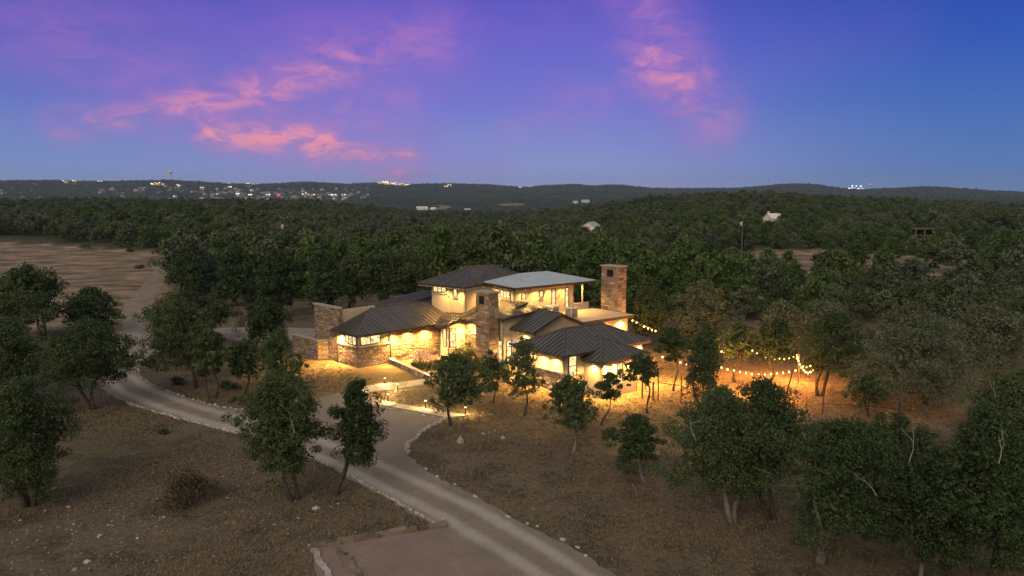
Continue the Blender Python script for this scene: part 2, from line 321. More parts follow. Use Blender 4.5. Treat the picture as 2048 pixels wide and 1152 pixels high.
def pane_mat():
    m, t, b = material('lit_glass', .08, 0, .5)
    b.inputs['Base Color'].default_value = (.02, .02, .02, 1)
    n = tnoise(t, 2.4, 4, 'Object', .6, 1.2)
    t.links.new(ramp(t, n, [(.32, (.16, .085, .025)), (.42, (.62, .40, .14)), (.50, (1, .74, .34)), (.70, (1, .88, .56))]), b.inputs['Emission Color'])
    b.inputs['Emission Strength'].default_value = 1.25
    return m
M = {}
M['stucco'] = two_tone('stucco', (.42, .35, .25), (.50, .42, .30), 3.0, .9, bumpd=.01)
M['trim'] = two_tone('trim', (.42, .36, .27), (.50, .43, .33), 4.0, .85)
M['fascia'] = two_tone('fascia', (.035, .028, .024), (.05, .04, .034), 3.0, .6)
M['soffit'] = two_tone('soffit', (.42, .34, .24), (.50, .41, .30), 3.0, .8)
M['metal_roof'] = two_tone('metal_roof', (.080, .073, .064), (.125, .115, .10), 1.3, .42, .35, .5, objr=.35)
M['steel'] = two_tone('steel', (.05, .045, .04), (.08, .07, .06), 6, .5, .6)
M['frame'] = two_tone('window_frame', (.045, .03, .02), (.07, .05, .032), 6, .5)
M['pane'] = pane_mat()
M['dark'] = two_tone('opening_dark', (.004, .004, .004), (.008, .008, .007), 6, .9)
M['mortar'] = two_tone('mortar', (.16, .12, .09), (.24, .18, .13), 5, .95)
M['stone'] = stone_mat('wall_stone', 'island')
M['stone_piece'] = stone_mat('loose_stone', 'object')
M['limestone'] = stone_mat('limestone', 'object', [(0, (.36, .33, .28)), (.4, (.50, .48, .43)), (.75, (.30, .27, .22)), (1, (.58, .56, .51))])
M['ledge'] = stone_mat('ledge_stone', 'object', [(0, (.11, .085, .06)), (.35, (.17, .135, .095)), (.65, (.25, .21, .16)), (1, (.13, .105, .08))])
M['cap'] = two_tone('cap_stone', (.26, .23, .20), (.40, .35, .29), 3, .85)
M['membrane'] = two_tone('flat_roof_membrane', (.36, .42, .44), (.47, .53, .55), .6, .75)
M['deck'] = two_tone('deck_coating', (.42, .33, .22), (.55, .45, .31), .7, .85)
M['ac'] = two_tone('ac_casing', (.48, .46, .42), (.56, .54, .50), 4, .6)
M['grill'] = two_tone('ac_grill', (.06, .06, .06), (.10, .10, .10), 6, .6)
M['slab'] = two_tone('paving_slab', (.38, .30, .20), (.54, .45, .31), 1.2, .9, bumpd=.012, objr=.4)
M['bark'] = two_tone('bark', (.035, .029, .024), (.085, .07, .058), 3, .95, bumpd=.03)
M['pale_bark'] = two_tone('pale_bark', (.11, .098, .085), (.23, .205, .18), 3, .95, bumpd=.03)
M['dead_wood'] = two_tone('dead_wood', (.20, .19, .175), (.32, .31, .29), 4, .9)
M['wood'] = two_tone('weathered_wood', (.16, .12, .08), (.26, .20, .14), 5, .9)
M['pole'] = two_tone('pole_wood', (.10, .07, .05), (.16, .115, .085), 3, .9)
M['grey_metal'] = two_tone('grey_metal', (.40, .42, .44), (.5, .52, .54), 3, .5, .3)
M['white_wall'] = two_tone('white_wall', (.62, .60, .55), (.74, .72, .68), 2, .8)
M['far_roof'] = two_tone('far_roof', (.16, .15, .15), (.26, .24, .24), .1, .8, objr=.6)
M['far_wall'] = two_tone('far_wall', (.30, .28, .26), (.55, .50, .45), .1, .8, objr=.7)
M['bulb'] = emit_mat('bulb_glow', (1.0, .46, .12), 16.0)
M['lens'] = emit_mat('path_lamp_glow', (1.0, .60, .20), 5.0)
M['soffit_lens'] = emit_mat('soffit_lamp_glow', (1.0, .66, .26), 5.0)
M['far_window'] = emit_mat('far_lit_window', (1.0, .66, .34), 2.2)
M['far_white'] = emit_mat('far_white_light', (.92, .95, 1.0), 3.0)
M['far_warm'] = emit_mat('far_warm_light', (1.0, .60, .22), 5.0)
M['far_red'] = emit_mat('far_red_light', (1.0, .03, .05), 3.0)

def foliage(name, stops, trans=.18):
    m, t, b = material(name, .65, 0, .25)
    g = t.nodes.new('ShaderNodeNewGeometry'); o = t.nodes.new('ShaderNodeObjectInfo')
    f = V(t, g.outputs['Random Per Island'])*.48 + V(t, o.outputs['Random'])*.52
    c = ramp(t, f, stops)
    t.links.new(c, b.inputs['Base Color'])
    tr = t.nodes.new('ShaderNodeBsdfTranslucent'); t.links.new(c, tr.inputs['Color'])
    mx = t.nodes.new('ShaderNodeMixShader'); mx.inputs[0].default_value = trans
    t.links.new(b.outputs[0], mx.inputs[1]); t.links.new(tr.outputs[0], mx.inputs[2])
    t.links.new(mx.outputs[0], t.nodes['Material Output'].inputs['Surface'])
    return m
M['oak'] = foliage('oak_leaves', [(.1, (.030, .052, .018)), (.45, (.052, .084, .029)), (.75, (.080, .115, .042)), (1, (.120, .150, .062))])
M['grey_oak'] = foliage('grey_oak_leaves', [(.1, (.056, .076, .042)), (.5, (.096, .120, .068)), (1, (.160, .180, .112))])
M['wood_oak'] = foliage('wood_oak_leaves', [(.1, (.046, .068, .026)), (.45, (.074, .104, .038)), (.75, (.105, .136, .056)), (1, (.150, .170, .080))])
M['juniper'] = foliage('juniper_leaves', [(.1, (.034, .064, .012)), (.5, (.062, .108, .022)), (1, (.110, .150, .042))])
M['far_tree'] = foliage('far_tree_leaves', [(.1, (.034, .054, .024)), (.5, (.056, .084, .036)), (1, (.105, .130, .066))])
M['shrub'] = foliage('shrub_leaves', [(.1, (.06, .075, .025)), (.5, (.10, .12, .045)), (1, (.15, .17, .07))])
M['lavender'] = foliage('lavender_flowers', [(.1, (.16, .10, .17)), (.5, (.24, .16, .24)), (1, (.30, .24, .26))])
M['dry_shrub'] = foliage('dry_shrub_leaves', [(.1, (.05, .042, .022)), (.5, (.085, .072, .038)), (1, (.13, .11, .06))])
M['grass'] = foliage('dry_grass_blades', [(.1, (.14, .10, .058)), (.45, (.20, .15, .088)), (.8, (.29, .225, .135)), (1, (.17, .15, .07))], .1)

def ground_mat():
    m, t, b = material('dry_ground', .95, 0, .1)
    c = t.nodes.new('ShaderNodeTexCoord'); P = c.outputs['Object']
    big = tnoise(t, .045, 5, vec=P); mid_ = tnoise(t, .35, 6, vec=P, rough=.7); fine = tnoise(t, 3.2, 6, vec=P, rough=.75); xf = tnoise(t, 11, 3, vec=P)
    g1 = ramp(t, mid_*.6 + fine*.4, [(.36, (.052, .041, .027)), (.46, (.110, .088, .058)), (.55, (.182, .148, .099)), (.65, (.28, .235, .162))])
    red = ramp(t, fine*.5 + xf*.5, [(.35, (.06, .032, .020)), (.65, (.145, .085, .052))])
    g1 = mixc(t, mid_.smooth(.50, .62)*.38, g1, red)
    grn = ramp(t, fine, [(.3, (.038, .040, .018)), (.7, (.095, .092, .042))])
    g1 = mixc(t, big.smooth(.50, .66)*.55, g1, grn)
    white = (tnoise(t, .16, 4, vec=P).smooth(.58, .72))*(tnoise(t, 7.0, 2, vec=P).smooth(.58, .66))
    g1 = mixc(t, white*.35, g1, (.48, .46, .42))
    # open dry field at the left, woodland floor beyond
    a = t.nodes.new('ShaderNodeAttribute'); a.attribute_name = 'field'
    fld = V(t, a.outputs['Fac'])
    sc = t.nodes.new('ShaderNodeVectorMath'); sc.operation = 'MULTIPLY'; sc.inputs[1].default_value = (.13, .17, 0)
    t.links.new(P, sc.inputs[0])
    streaks = tnoise(t, 1.0, 7, vec=sc.outputs[0], rough=.65)
    straw = ramp(t, streaks*.7 + fine*.3, [(.38, (.085, .060, .038)), (.46, (.17, .124, .080)), (.54, (.28, .21, .138)), (.64, (.39, .31, .21))])
    # mown straw-coloured lawn round the house, paled further to paint in the lamps' glow
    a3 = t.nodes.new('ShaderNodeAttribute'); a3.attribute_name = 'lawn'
    lawn_glow = ramp(t, mid_*.5 + fine*.5, [(.32, (.125, .082, .036)), (.5, (.225, .158, .075)), (.68, (.33, .25, .13))])
    g1 = mixc(t, (V(t, a3.outputs['Fac']) + (mid_-.5)*.8).smooth(.25, .75), g1, lawn_glow)
    col = mixc(t, fld, g1, straw)
    a2 = t.nodes.new('ShaderNodeAttribute'); a2.attribute_name = 'wood'
    wd = ramp(t, tnoise(t, .012, 6, vec=P, rough=.7), [(.35, (.035, .048, .022)), (.55, (.065, .066, .036)), (.68, (.14, .11, .07))])
    col = mixc(t, V(t, a2.outputs['Fac']), col, wd)
    t.links.new(col, b.inputs['Base Color'])
    bump(t, b, fine*.6 + xf*.4, 1.0, .18)
    return m
def gravel_mat():
    m, t, b = material('drive_gravel', .95, 0, .15)
    c = t.nodes.new('ShaderNodeTexCoord'); P = c.outputs['Object']
    a = t.nodes.new('ShaderNodeAttribute'); a.attribute_name = 'track'
    tr = V(t, a.outputs['Fac']); 
    n = tnoise(t, .5, 5, vec=P, rough=.65); f = tnoise(t, 9, 4, vec=P, rough=.8)
    w = (tr + (n-.5)*.35)
    red = ramp(t, f*.6 + n*.4, [(.3, (.165, .135, .108)), (.5, (.235, .193, .156)), (.7, (.31, .258, .212))])
    pale = ramp(t, f*.6 + n*.4, [(.3, (.34, .305, .258)), (.7, (.50, .455, .39))])
    padc = ramp(t, f*.6 + n*.4, [(.3, (.175, .125, .104)), (.5, (.25, .182, .154)), (.7, (.32, .245, .21))])
    red = mixc(t, tr.smooth(.0, .12), padc, red)
    col = mixc(t, w.smooth(.25, .95)*.8, red, pale)
    # the far end of the track is overgrown with straw
    sy = t.nodes.new('ShaderNodeSeparateXYZ'); t.links.new(P, sy.inputs[0])
    grown = ramp(t, n*.5 + f*.5, [(.36, (.12, .092, .062)), (.5, (.24, .19, .13)), (.64, (.36, .30, .22))])
    col = mixc(t, (V(t, sy.outputs[1])*.02 + (n-.5)*.8).smooth(1.75, 2.6)*.85, col, grown)
    t.links.new(col, b.inputs['Base Color'])
    bump(t, b, f, .9, .06)
    return m
M['ground'] = ground_mat(); M['gravel'] = gravel_mat()

# ------------------------------------------------------------------ object helpers
def setp(o, label=None, cat=None, group=None, kind=None):
    if label: o['label'] = label
    if cat: o['category'] = cat
    if group: o['group'] = group
    if kind: o['kind'] = kind
    return o
def link(o, parent=None):
    COL.objects.link(o)
    if parent is not None: o.parent = parent
    return o
def empty(name, loc, label, cat, group=None, rz=0.0):
    o = bpy.data.objects.new(name, None); o.empty_display_size = .3
    link(o); o.location = loc; o.rotation_euler = (0, 0, rz)
    return setp(o, label, cat, group)
def mesh_from(name, verts, faces, mats, smooth=False, matidx=None):
    me = bpy.data.meshes.new(name); me.from_pydata([tuple(v) for v in verts], [], faces)
    for m in (mats if isinstance(mats, (list, tuple)) else [mats]): me.materials.append(m)
    if matidx: me.polygons.foreach_set('material_index', matidx)
    if smooth: me.polygons.foreach_set('use_smooth', [True]*len(me.polygons))
    me.update(); return me
def quads_mesh(name, verts, n_per, mat):
    """verts (N*n_per,3) -> N separate faces, via numpy"""
    n = len(verts)//n_per
    me = bpy.data.meshes.new(name)
    me.vertices.add(len(verts)); me.loops.add(len(verts)); me.polygons.add(n)
    me.vertices.foreach_set('co', np.ascontiguousarray(verts, dtype=np.float32).ravel())
    me.loops.foreach_set('vertex_index', np.arange(len(verts), dtype=np.int32))
    me.polygons.foreach_set('loop_start', np.arange(0, len(verts), n_per, dtype=np.int32))
    me.polygons.foreach_set('loop_total', np.full(n, n_per, dtype=np.int32))
    me.materials.append(mat); me.update(); me.validate(); return me
def obj(name, me, parent=None, loc=None):
    o = bpy.data.objects.new(name, me); link(o, parent)
    if loc is not None: o.location = loc
    return o
class MB:
    """collects solids into one mesh"""
    def __init__(s): s.v, s.f = [], []
    def solid(s, bottom, top):
        n = len(bottom); k = len(s.v); s.v += [tuple(p) for p in bottom] + [tuple(p) for p in top]
        s.f.append(tuple(k+i for i in reversed(range(n)))); s.f.append(tuple(k+n+i for i in range(n)))
        for i in range(n):
            j = (i+1) % n; s.f.append((k+i, k+j, k+n+j, k+n+i))
    def box(s, x0, x1, y0, y1, z0, z1):
        b = [(x0, y0, z0), (x1, y0, z0), (x1, y1, z0), (x0, y1, z0)]
        s.solid(b, [(x, y, z1) for x, y, _ in b])
    def tube(s, pts, radii, n=6, cap=True):
        pts = [Vector(p) for p in pts]; k0 = len(s.v)
        up = Vector((0.13, .21, 1)).normalized()
        for i, p in enumerate(pts):
            t = (pts[min(i+1, len(pts)-1)] - pts[max(i-1, 0)]).normalized()
            a = t.cross(up)
            if a.length < .05: a = t.cross(Vector((1, 0, 0)))
            a.normalize(); b = t.cross(a); r = radii[i] if hasattr(radii, '__len__') else radii
            for j in range(n):
                w = 2*math.pi*j/n; s.v.append(tuple(p + a*math.cos(w)*r + b*math.sin(w)*r))
        for i in range(len(pts)-1):
            for j in range(n):
                q = k0+i*n; j2 = (j+1) % n
                s.f.append((q+j, q+j2, q+n+j2, q+n+j))
        if cap:
            s.f.append(tuple(k0+j for j in reversed(range(n)))); e = k0+(len(pts)-1)*n
            s.f.append(tuple(e+j for j in range(n)))
    def lathe(s, prof, n=12, c=(0, 0, 0)):
        k0 = len(s.v)
        for r, z in prof:
            for j in range(n):
                w = 2*math.pi*j/n; s.v.append((c[0]+r*math.cos(w), c[1]+r*math.sin(w), c[2]+z))
        for i in range(len(prof)-1):
            for j in range(n):
                q = k0+i*n; j2 = (j+1) % n; s.f.append((q+j, q+j2, q+n+j2, q+n+j))
        s.f.append(tuple(k0+j for j in reversed(range(n)))); e = k0+(len(prof)-1)*n; s.f.append(tuple(e+j for j in range(n)))
    def build(s, name, mat, parent=None, smooth=False, loc=None):
        return obj(name, mesh_from(name, s.v, s.f, mat, smooth), parent, loc)

# ------------------------------------------------------------------ ground sheet
def in_poly(x, y, P):
    c = False; j = len(P)-1
    for i in range(len(P)):
        (xi, yi), (xj, yj) = P[i], P[j]
        if (yi > y) != (yj > y) and x < (xj-xi)*(y-yi)/(yj-yi)+xi: c = not c
        j = i
    return c
def far_clear(x, y):
    r = math.hypot(x, y)
    if r < 1300 or y <= 0: return False
    k = 1024+1615*x/y + 6*math.sin(r*.02)
    return any(a < k < b_ and r0 < r < r1 for a, b_, r0, r1 in ((862, 912, 2250, 2560), (915, 950, 2000, 2130), (835, 880, 1950, 2100), (985, 1062, 2420, 2720), (284, 346, 2000, 2260), (1085, 1130, 2450, 2600), (1960, 2060, 2300, 2500)))
def build_ground():
    # rings round the camera, finer near it and within the view
    angs = list(np.linspace(-42, 42, 181)) + list(np.linspace(45, 315, 64))
    rs = list(np.arange(14, 150, 2.0)) + list(150*np.power(9000/150, np.linspace(0, 1, 120)))
    V_, F_, fl, wd, lawn_glow = [(0, 0, ground_z(0, .1))], [], [0], [0], [0]
    na = len(angs)
    for r in rs:
        for a in angs:
            x, y = r*math.sin(rad(a)), r*math.cos(rad(a)); V_.append((x, y, ground_z(x, y)))
            w = S((r-205)/40)
            infl = in_poly(x, y, FIELD_POLY) or any(in_poly(x, y, P) for P in CLEAR_POLYS) or far_clear(x, y)
            fl.append(1.0 if infl else 0.0); wd.append(0.0 if infl else w)
            lawn_glow.append(1-S((min(math.hypot((x+6)/1.25, (y-80)/.92), math.hypot((x-14)/1.6, (y-74)/1.05))-13.5)/6.5))  # lawn mask, where lamp spill is put into the ground as paler colour
    for j in range(na):
        F_.append((0, 1+(j+1) % na, 1+j))
    for i in range(len(rs)-1):
        for j in range(na):
            q = 1+i*na; j2 = (j+1) % na; F_.append((q+j, q+j2, q+na+j2, q+na+j))
    me = mesh_from('ground', V_, F_, M['ground'], True)
    for nm, dat in (('field', fl), ('wood', wd), ('lawn', lawn_glow)):
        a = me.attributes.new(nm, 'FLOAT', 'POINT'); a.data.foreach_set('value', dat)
    # normals up
    if me.polygons[5000].normal.z < 0: me.flip_normals()
    o = obj('ground', me); setp(o, 'dry grassy ground sloping away into wooded valley and ridge', kind='structure')
    return o
ground = build_ground()

def seg_dist(x, y, line):
    best = 1e9
    for (ax, ay), (bx, by) in zip(line, line[1:]):
        vx, vy = bx-ax, by-ay; t = max(0, min(1, ((x-ax)*vx+(y-ay)*vy)/(vx*vx+vy*vy)))
        best = min(best, math.hypot(x-ax-t*vx, y-ay-t*vy))
    return best
def sheet(name, poly, step, lift, mat, attr=None):
    """flat polygon laid over the ground, triangulated finely"""
    n = len(poly); pts = []
    for (ax, ay), (bx, by) in zip(poly, poly[1:]+poly[:1]):
        k = max(1, int(math.hypot(bx-ax, by-ay)/(step*1.5)))
        for i in range(k):
            pts.append(Vector((ax+(bx-ax)*i/k + random.uniform(-.16, .16), ay+(by-ay)*i/k + random.uniform(-.16, .16))))
    nb = len(pts); edges = [(i, (i+1) % nb) for i in range(nb)]
    P = [tuple(p) for p in pts]
    x0, x1 = min(p[0] for p in P), max(p[0] for p in P); y0, y1 = min(p[1] for p in P), max(p[1] for p in P)
    y = y0
    while y < y1:
        st = step*(1 if y < 90 else 2.5)
        x = x0
        while x < x1:
            if in_poly(x, y, P): pts.append(Vector((x + random.uniform(-.1, .1)*st, y)))
            x += st
        y += st
    vs_, _, fs, *_ = delaunay_2d_cdt(pts, edges, [], 1, 1e-4)
    V_ = [(v.x, v.y, ground_z(v.x, v.y)+lift) for v in vs_]
    F_ = [tuple(f) if (vs_[f[1]]-vs_[f[0]]).cross(vs_[f[2]]-vs_[f[0]]) > 0 else tuple(reversed(f)) for f in fs]
    me = mesh_from(name, V_, F_, mat, True)
    if attr:
        a = me.attributes.new(attr[0], 'FLOAT', 'POINT'); a.data.foreach_set('value', [attr[1](v[0], v[1]) for v in V_])
    return obj(name, me)
def track_w(x, y):
    d_ = seg_dist(x, y, TRACK_LINE)
    if y > 84: return .55
    if y < 43.5 and d_ > 2.4 and x < 0: return .0
    if d_ > 4: return .2
    return .15 + .85*math.exp(-((d_-1.05)/.52)**2)
drive = sheet('driveway', DRIVE_POLY, .38, .03, M['gravel'], ('track', track_w))
setp(drive, 'pinkish gravel driveway with two pale wheel tracks curving past the house', kind='structure')

# ------------------------------------------------------------------ the house
O_H = (-15.84, 81.56)
def frame(deg, org=O_H):
    a = rad(deg); return (org[0], org[1], math.sin(a), math.cos(a), -math.cos(a), math.sin(a))
FM, FL = frame(50), frame(47)
FT = frame(36.5, (-5.2, 89.1))           # the tower is turned a little; origin at its front corner
def W(fr, u, v, z=0.0):
    return (fr[0]+fr[2]*u+fr[4]*v, fr[1]+fr[3]*u+fr[5]*v, z)
HX, HY = W(FM, 14, -6)[:2]
house = empty('ranch_house', (HX, HY, 0), 'sprawling stone and cream stucco house with dark metal roofs, lit from under its eaves', 'house')
HO = Vector((HX, HY, 0))
def hbuild(mb, name, mat, parent=None, smooth=False):
    """a part whose coordinates are given in world space"""
    mb.v = [tuple(Vector(p)-HO) for p in mb.v]
    return mb.build(name, mat, parent or house, smooth)
def seg_wall(fr, p, q, z0, z1p, z1q, th, mat, name='wall', z0q=None, parent=None):
    """upright wall from p to q (u,v), outer face on the line, thickness to the left of p->q"""
    z0q = z0 if z0q is None else z0q
    du, dv = q[0]-p[0], q[1]-p[1]; L = math.hypot(du, dv); n = (-dv/L*th, du/L*th)
    mb = MB()
    a, b = W(fr, *p), W(fr, *q); c, d_ = W(fr, q[0]+n[0], q[1]+n[1]), W(fr, p[0]+n[0], p[1]+n[1])
    bot = [(*a[:2], z0), (*b[:2], z0q), (*c[:2], z0q), (*d_[:2], z0)]
    top = [(*a[:2], z1p), (*b[:2], z1q), (*c[:2], z1q), (*d_[:2], z1p)]
    mb.solid(bot, top)
    return hbuild(mb, name, mat, parent)
def stone_solids(L, zf0, zf1, hmin=.13, hmax=.30, wmin=.22, wmax=.62, seed=0):
    """coursed rubble: list of (s0,s1,z0,z1,proud) along a face of length L"""
    r = random.Random(seed); out = []; z = zf0
    while z < zf1-.04:
        h = min(r.uniform(hmin, hmax), zf1-z)
        if zf1-z-h < .08: h = zf1-z
        s = -r.uniform(0, .3)
        while s < L:
            w = r.uniform(wmin, wmax)*(1.25 if h > .22 else 1)
            a, b = max(0, s), min(L, s+w)
            if L-b < .1: b = L
            if b-a > .05:
                if h > .24 and r.random() < .3:
                    m_ = z+h*r.uniform(.4, .6); out += [(a, b, z, m_, r.uniform(.02, .07)), (a, b, m_, z+h, r.uniform(.02, .07))]
                else: out.append((a, b, z, z+h, r.uniform(.02, .075)))
            s = b if b >= L else s+w
        z += h
    return out
def stone_geo(mb, fr, p, q, sol, rnd):
    """one stone with a chamfered, slightly skewed front, onto the face p->q whose outside lies to the right"""
    du, dv = q[0]-p[0], q[1]-p[1]; L = math.hypot(du, dv); tx, ty = du/L, dv/L; nx, ny = ty, -tx
    s0, s1, z0, z1, pr = sol; g = .012; c = min(.03, (s1-s0)*.2, (z1-z0)*.2)
    def P(s, z, o): return W(fr, p[0]+tx*s+nx*o, p[1]+ty*s+ny*o, z)
    j = lambda: rnd.uniform(-.012, .012)
    back = [P(s0+g, z0+g, -.03), P(s1-g, z0+g, -.03), P(s1-g, z1-g, -.03), P(s0+g, z1-g, -.03)]
    frnt = [P(s0+g+c+j(), z0+g+c+j(), pr+j()), P(s1-g-c+j(), z0+g+c+j(), pr+j()), P(s1-g-c+j(), z1-g-c+j(), pr+j()), P(s0+g+c+j(), z1-g-c+j(), pr+j())]
    mb.solid(back, frnt)
def stone_face(fr, p, q, z0, z1, seed=0, parent=None, **kw):
    L = math.hypot(q[0]-p[0], q[1]-p[1]); mb = MB(); rnd = random.Random(seed+5)
    for s in stone_solids(L, z0, z1, seed=seed, **kw): stone_geo(mb, fr, p, q, s, rnd)
    o = hbuild(mb, 'stonework', M['stone'], parent); setp(o, kind='stuff'); return o
def stone_wall(fr, p, q, z0, z1, th=.3, seed=0, cap=False, name='stone_wall'):
    w = seg_wall(fr, p, q, z0, z1, z1, th, M['mortar'], name)
    stone_face(fr, p, q, z0, z1, seed, w if False else None)
    return w
# --- roofs: a slab with raised-seam pans laid on it
PANEL_W = .56
def clip(poly, ax, val, keep_ge):
    out = []
    for (a, b) in zip(poly, poly[1:]+poly[:1]):
        ina = (a[ax] >= val) if keep_ge else (a[ax] <= val); inb = (b[ax] >= val) if keep_ge else (b[ax] <= val)
        if ina: out.append(a)
        if ina != inb:
            t = (val-a[ax])/(b[ax]-a[ax]); out.append(tuple(a[i]+(b[i]-a[i])*t for i in range(2)))
    return out
def roof(pts, eave=(0, 1), th=.2, mat='metal_roof', panels=True, name='roof', phase=.1):
    """planar polygon (world points, counter-clockwise from above); eave = the two indices of its lowest edge"""
    P = [Vector(p) for p in pts]
    nrm = Vector((0, 0, 0))
    for a, b in zip(P, P[1:]+P[:1]):
        nrm += Vector(((a.y-b.y)*(a.z+b.z), (a.z-b.z)*(a.x+b.x), (a.x-b.x)*(a.y+b.y)))
    nrm.normalize()
    if nrm.z < 0: P.reverse(); nrm = -nrm; eave = (len(P)-1-eave[1], len(P)-1-eave[0])
    o = P[eave[0]]; ea = (P[eave[1]]-P[eave[0]]).normalized(); ea = (ea - nrm*ea.dot(nrm)).normalized(); ub = nrm.cross(ea)
    mb = MB(); mb.solid([p - Vector((0, 0, th)) for p in P], P)
    r = hbuild(mb, name, M['fascia'])
    Q = [((p-o).dot(ea), (p-o).dot(ub)) for p in P]
    def to3(q, h): return o + ea*q[0] + ub*q[1] + nrm*h
    if panels:
        a0, a1 = min(q[0] for q in Q), max(q[0] for q in Q); a = a0 - phase*PANEL_W
        while a < a1:
            poly = clip(clip(Q, 0, max(a+.03, a0), True), 0, min(a+PANEL_W-.03, a1), False)
            a += PANEL_W
            if len(poly) < 3: continue
            ar = abs(sum(p[0]*q[1]-q[0]*p[1] for p, q in zip(poly, poly[1:]+poly[:1])))/2
            if ar < .03: continue
            pm = MB(); hh = random.uniform(.012, .02)
            pm.solid([to3(q, .004) for q in poly], [to3(q, hh) for q in poly])
            # the standing seam along the pan's right side
            xr = max(q[0] for q in poly); ys = [q[1] for q in poly if abs(q[0]-xr) < .02]
            b0, b1 = min(ys), max(ys)
            if b1-b0 > .15:
                sq = [(xr-.035, b0), (xr, b0), (xr, b1), (xr-.035, b1)]
                pm.solid([to3(q, .01) for q in sq], [to3(q, .075) for q in sq])
            hbuild(pm, 'roof_panel', M[mat], r)
    else:
        tm = MB(); tm.solid([p+nrm*.004 for p in P], [p+nrm*.03 for p in P]); hbuild(tm, 'roof_skin', M[mat], r)
    return r
def ridge(a, b, w=.11, name='ridge_cap'):
    mb = MB(); a, b = Vector(a), Vector(b); mb.tube([a+Vector((0, 0, .02)), b+Vector((0, 0, .02))], w, 5); return hbuild(mb, name, M['metal_roof'])
# --- windows: frame with mullions standing proud, glowing panes behind
def window(fr, p, q, z0, z1, nx=1, ny=1, sill=True, mat='pane', fw=.07, ysplit=None, parent=None):
    """on the face p->q (outside to the right of p->q)"""
    du, dv = q[0]-p[0], q[1]-p[1]; L = math.hypot(du, dv); tx, ty = du/L, dv/L; nx_, ny_ = ty, -tx
    def P(s, z, o): return W(fr, p[0]+tx*s+nx_*o, p[1]+ty*s+ny_*o, z)
    def bar(mb, s0, s1, za, zb, o0=-.02, o1=.09):
        mb.solid([P(s0, za, o1), P(s1, za, o1), P(s1, za, o0), P(s0, za, o0)], [P(s0, zb, o1), P(s1, zb, o1), P(s1, zb, o0), P(s0, zb, o0)])
    mb = MB(); bar(mb, 0, fw, z0, z1); bar(mb, L-fw, L, z0, z1); bar(mb, fw, L-fw, z0, z0+fw, o1=.088); bar(mb, fw, L-fw, z1-fw, z1, o1=.088)
    xs = [fw+(L-2*fw)*i/nx for i in range(nx+1)]
    ys = [z0+fw, *( [z0+fw+(z1-z0-2*fw)*k for k in ysplit] if ysplit else [z0+fw+(z1-z0-2*fw)*i/ny for i in range(1, ny)]), z1-fw]
    for x in xs[1:-1]: bar(mb, x-.03, x+.03, z0+fw, z1-fw, o1=.08)
    for y in ys[1:-1]: bar(mb, fw, L-fw, y-.03, y+.03, o1=.075)
    f = hbuild(mb, 'window', M['frame'], parent)
    for x0, x1 in zip(xs, xs[1:]):
        for y0, y1 in zip(ys, ys[1:]):
            pm = MB(); bar(pm, x0, x1, y0, y1, -.01, .03); hbuild(pm, 'pane', M[mat], f)
    if sill:
        sm = MB(); bar(sm, -.12, L+.12, z0-.12, z0-.003, -.02, .14); hbuild(sm, 'sill', M['trim'], f)
    return f
# --- lamps under the eaves
def soffit_lamp(fr, u, v, z, power, spread=156, col=(1.0, .53, .135), face=None):
    """a gimbal lamp under the eave, turned a little away from the wall it stands by (face: outward u,v)"""
    x, y, _ = W(fr, u, v)
    mb = MB(); mb.lathe([(.09, 0), (.09, .06)], 10, (x, y, z)); f = hbuild(mb, 'soffit_lamp', M['frame'])
    lm = MB(); lm.lathe([(.065, -.012), (.065, -.002)], 10, (x, y, z)); hbuild(lm, 'lamp_lens', M['soffit_lens'], f)
    ld = bpy.data.lights.new('soffit_light', 'SPOT'); ld.energy = power; ld.color = col; ld.spot_size = rad(spread); ld.spot_blend = 1.0
    ld.shadow_soft_size = .06
    lo = bpy.data.objects.new('soffit_light', ld); link(lo, f); lo.location = Vector((x, y, z-.05))-HO
    if face:
        ox, oy = fr[2]*face[0]+fr[4]*face[1], fr[3]*face[0]+fr[5]*face[1]
        lo.rotation_euler = Vector((ox*TILT, oy*TILT, -1)).to_track_quat('-Z', 'Y').to_euler()
    return f

TILT = .26
LP = 3900.0   # watts of an eave lamp
# ============ left wing (frame FL)
zL = 3.4
stone_wall(FL, (0, 3.9), (0, 0), -.4, 2.1, seed=1)
stone_wall(FL, (0, 0), (3.95, 0), -.4, 2.1, seed=2)
stone_wall(FL, (3.95, 0), (10.95, 0), -.5, zL, seed=3)
seg_wall(FL, (.1, 3.9), (.1, .1), 2.1, zL, zL, .2, M['stucco'])
seg_wall(FL, (.1, .1), (3.95, .1), 2.1, zL, zL, .2, M['stucco'])
for a, b in (((-.14, 3.9), (-.14, -.14)), ((-.14, -.14), (3.95, -.14))):
    seg_wall(FL, a, b, 2.1, 2.24, 2.24, .3, M['trim'], 'sill_band')
window(FL, (.1, 2.5), (.1, .28), 2.26, 3.2, 3, 1, False)
window(FL, (.35, .1), (2.85, .1), 2.26, 3.2, 2, 1, False)
mb = MB(); 
for u in (3.95,): mb.tube([W(FL, u, -.12, 3.35), W(FL, u, -.12, .0)], .05, 6)
hbuild(mb, 'downspout', M['fascia'])
mb = MB(); mb.tube([W(FL, -.12, 3.75, 3.35), W(FL, -.12, 3.75, -.1)], .06, 6); hbuild(mb, 'downspout', M['fascia'])
mb = MB(); mb.tube([W(FL, 10.3, -.7, 3.45), W(FL, 10.6, -.12, 3.1), W(FL, 10.6, -.12, 0)], .05, 6); hbuild(mb, 'downspout', M['fascia'])
zr = 5.42
roof([W(FL, -.62, -.87, 3.58), W(FL, 11.6, -.87, 3.58), W(FL, 13.9, 4.3, zr), W(FL, 4.55, 4.3, zr)], (0, 1), phase=.35)
roof([W(FL, -.62, 4.3, 3.58), W(FL, -.62, -.87, 3.58), W(FL, 4.55, 4.3, zr)], (0, 1), phase=.2)
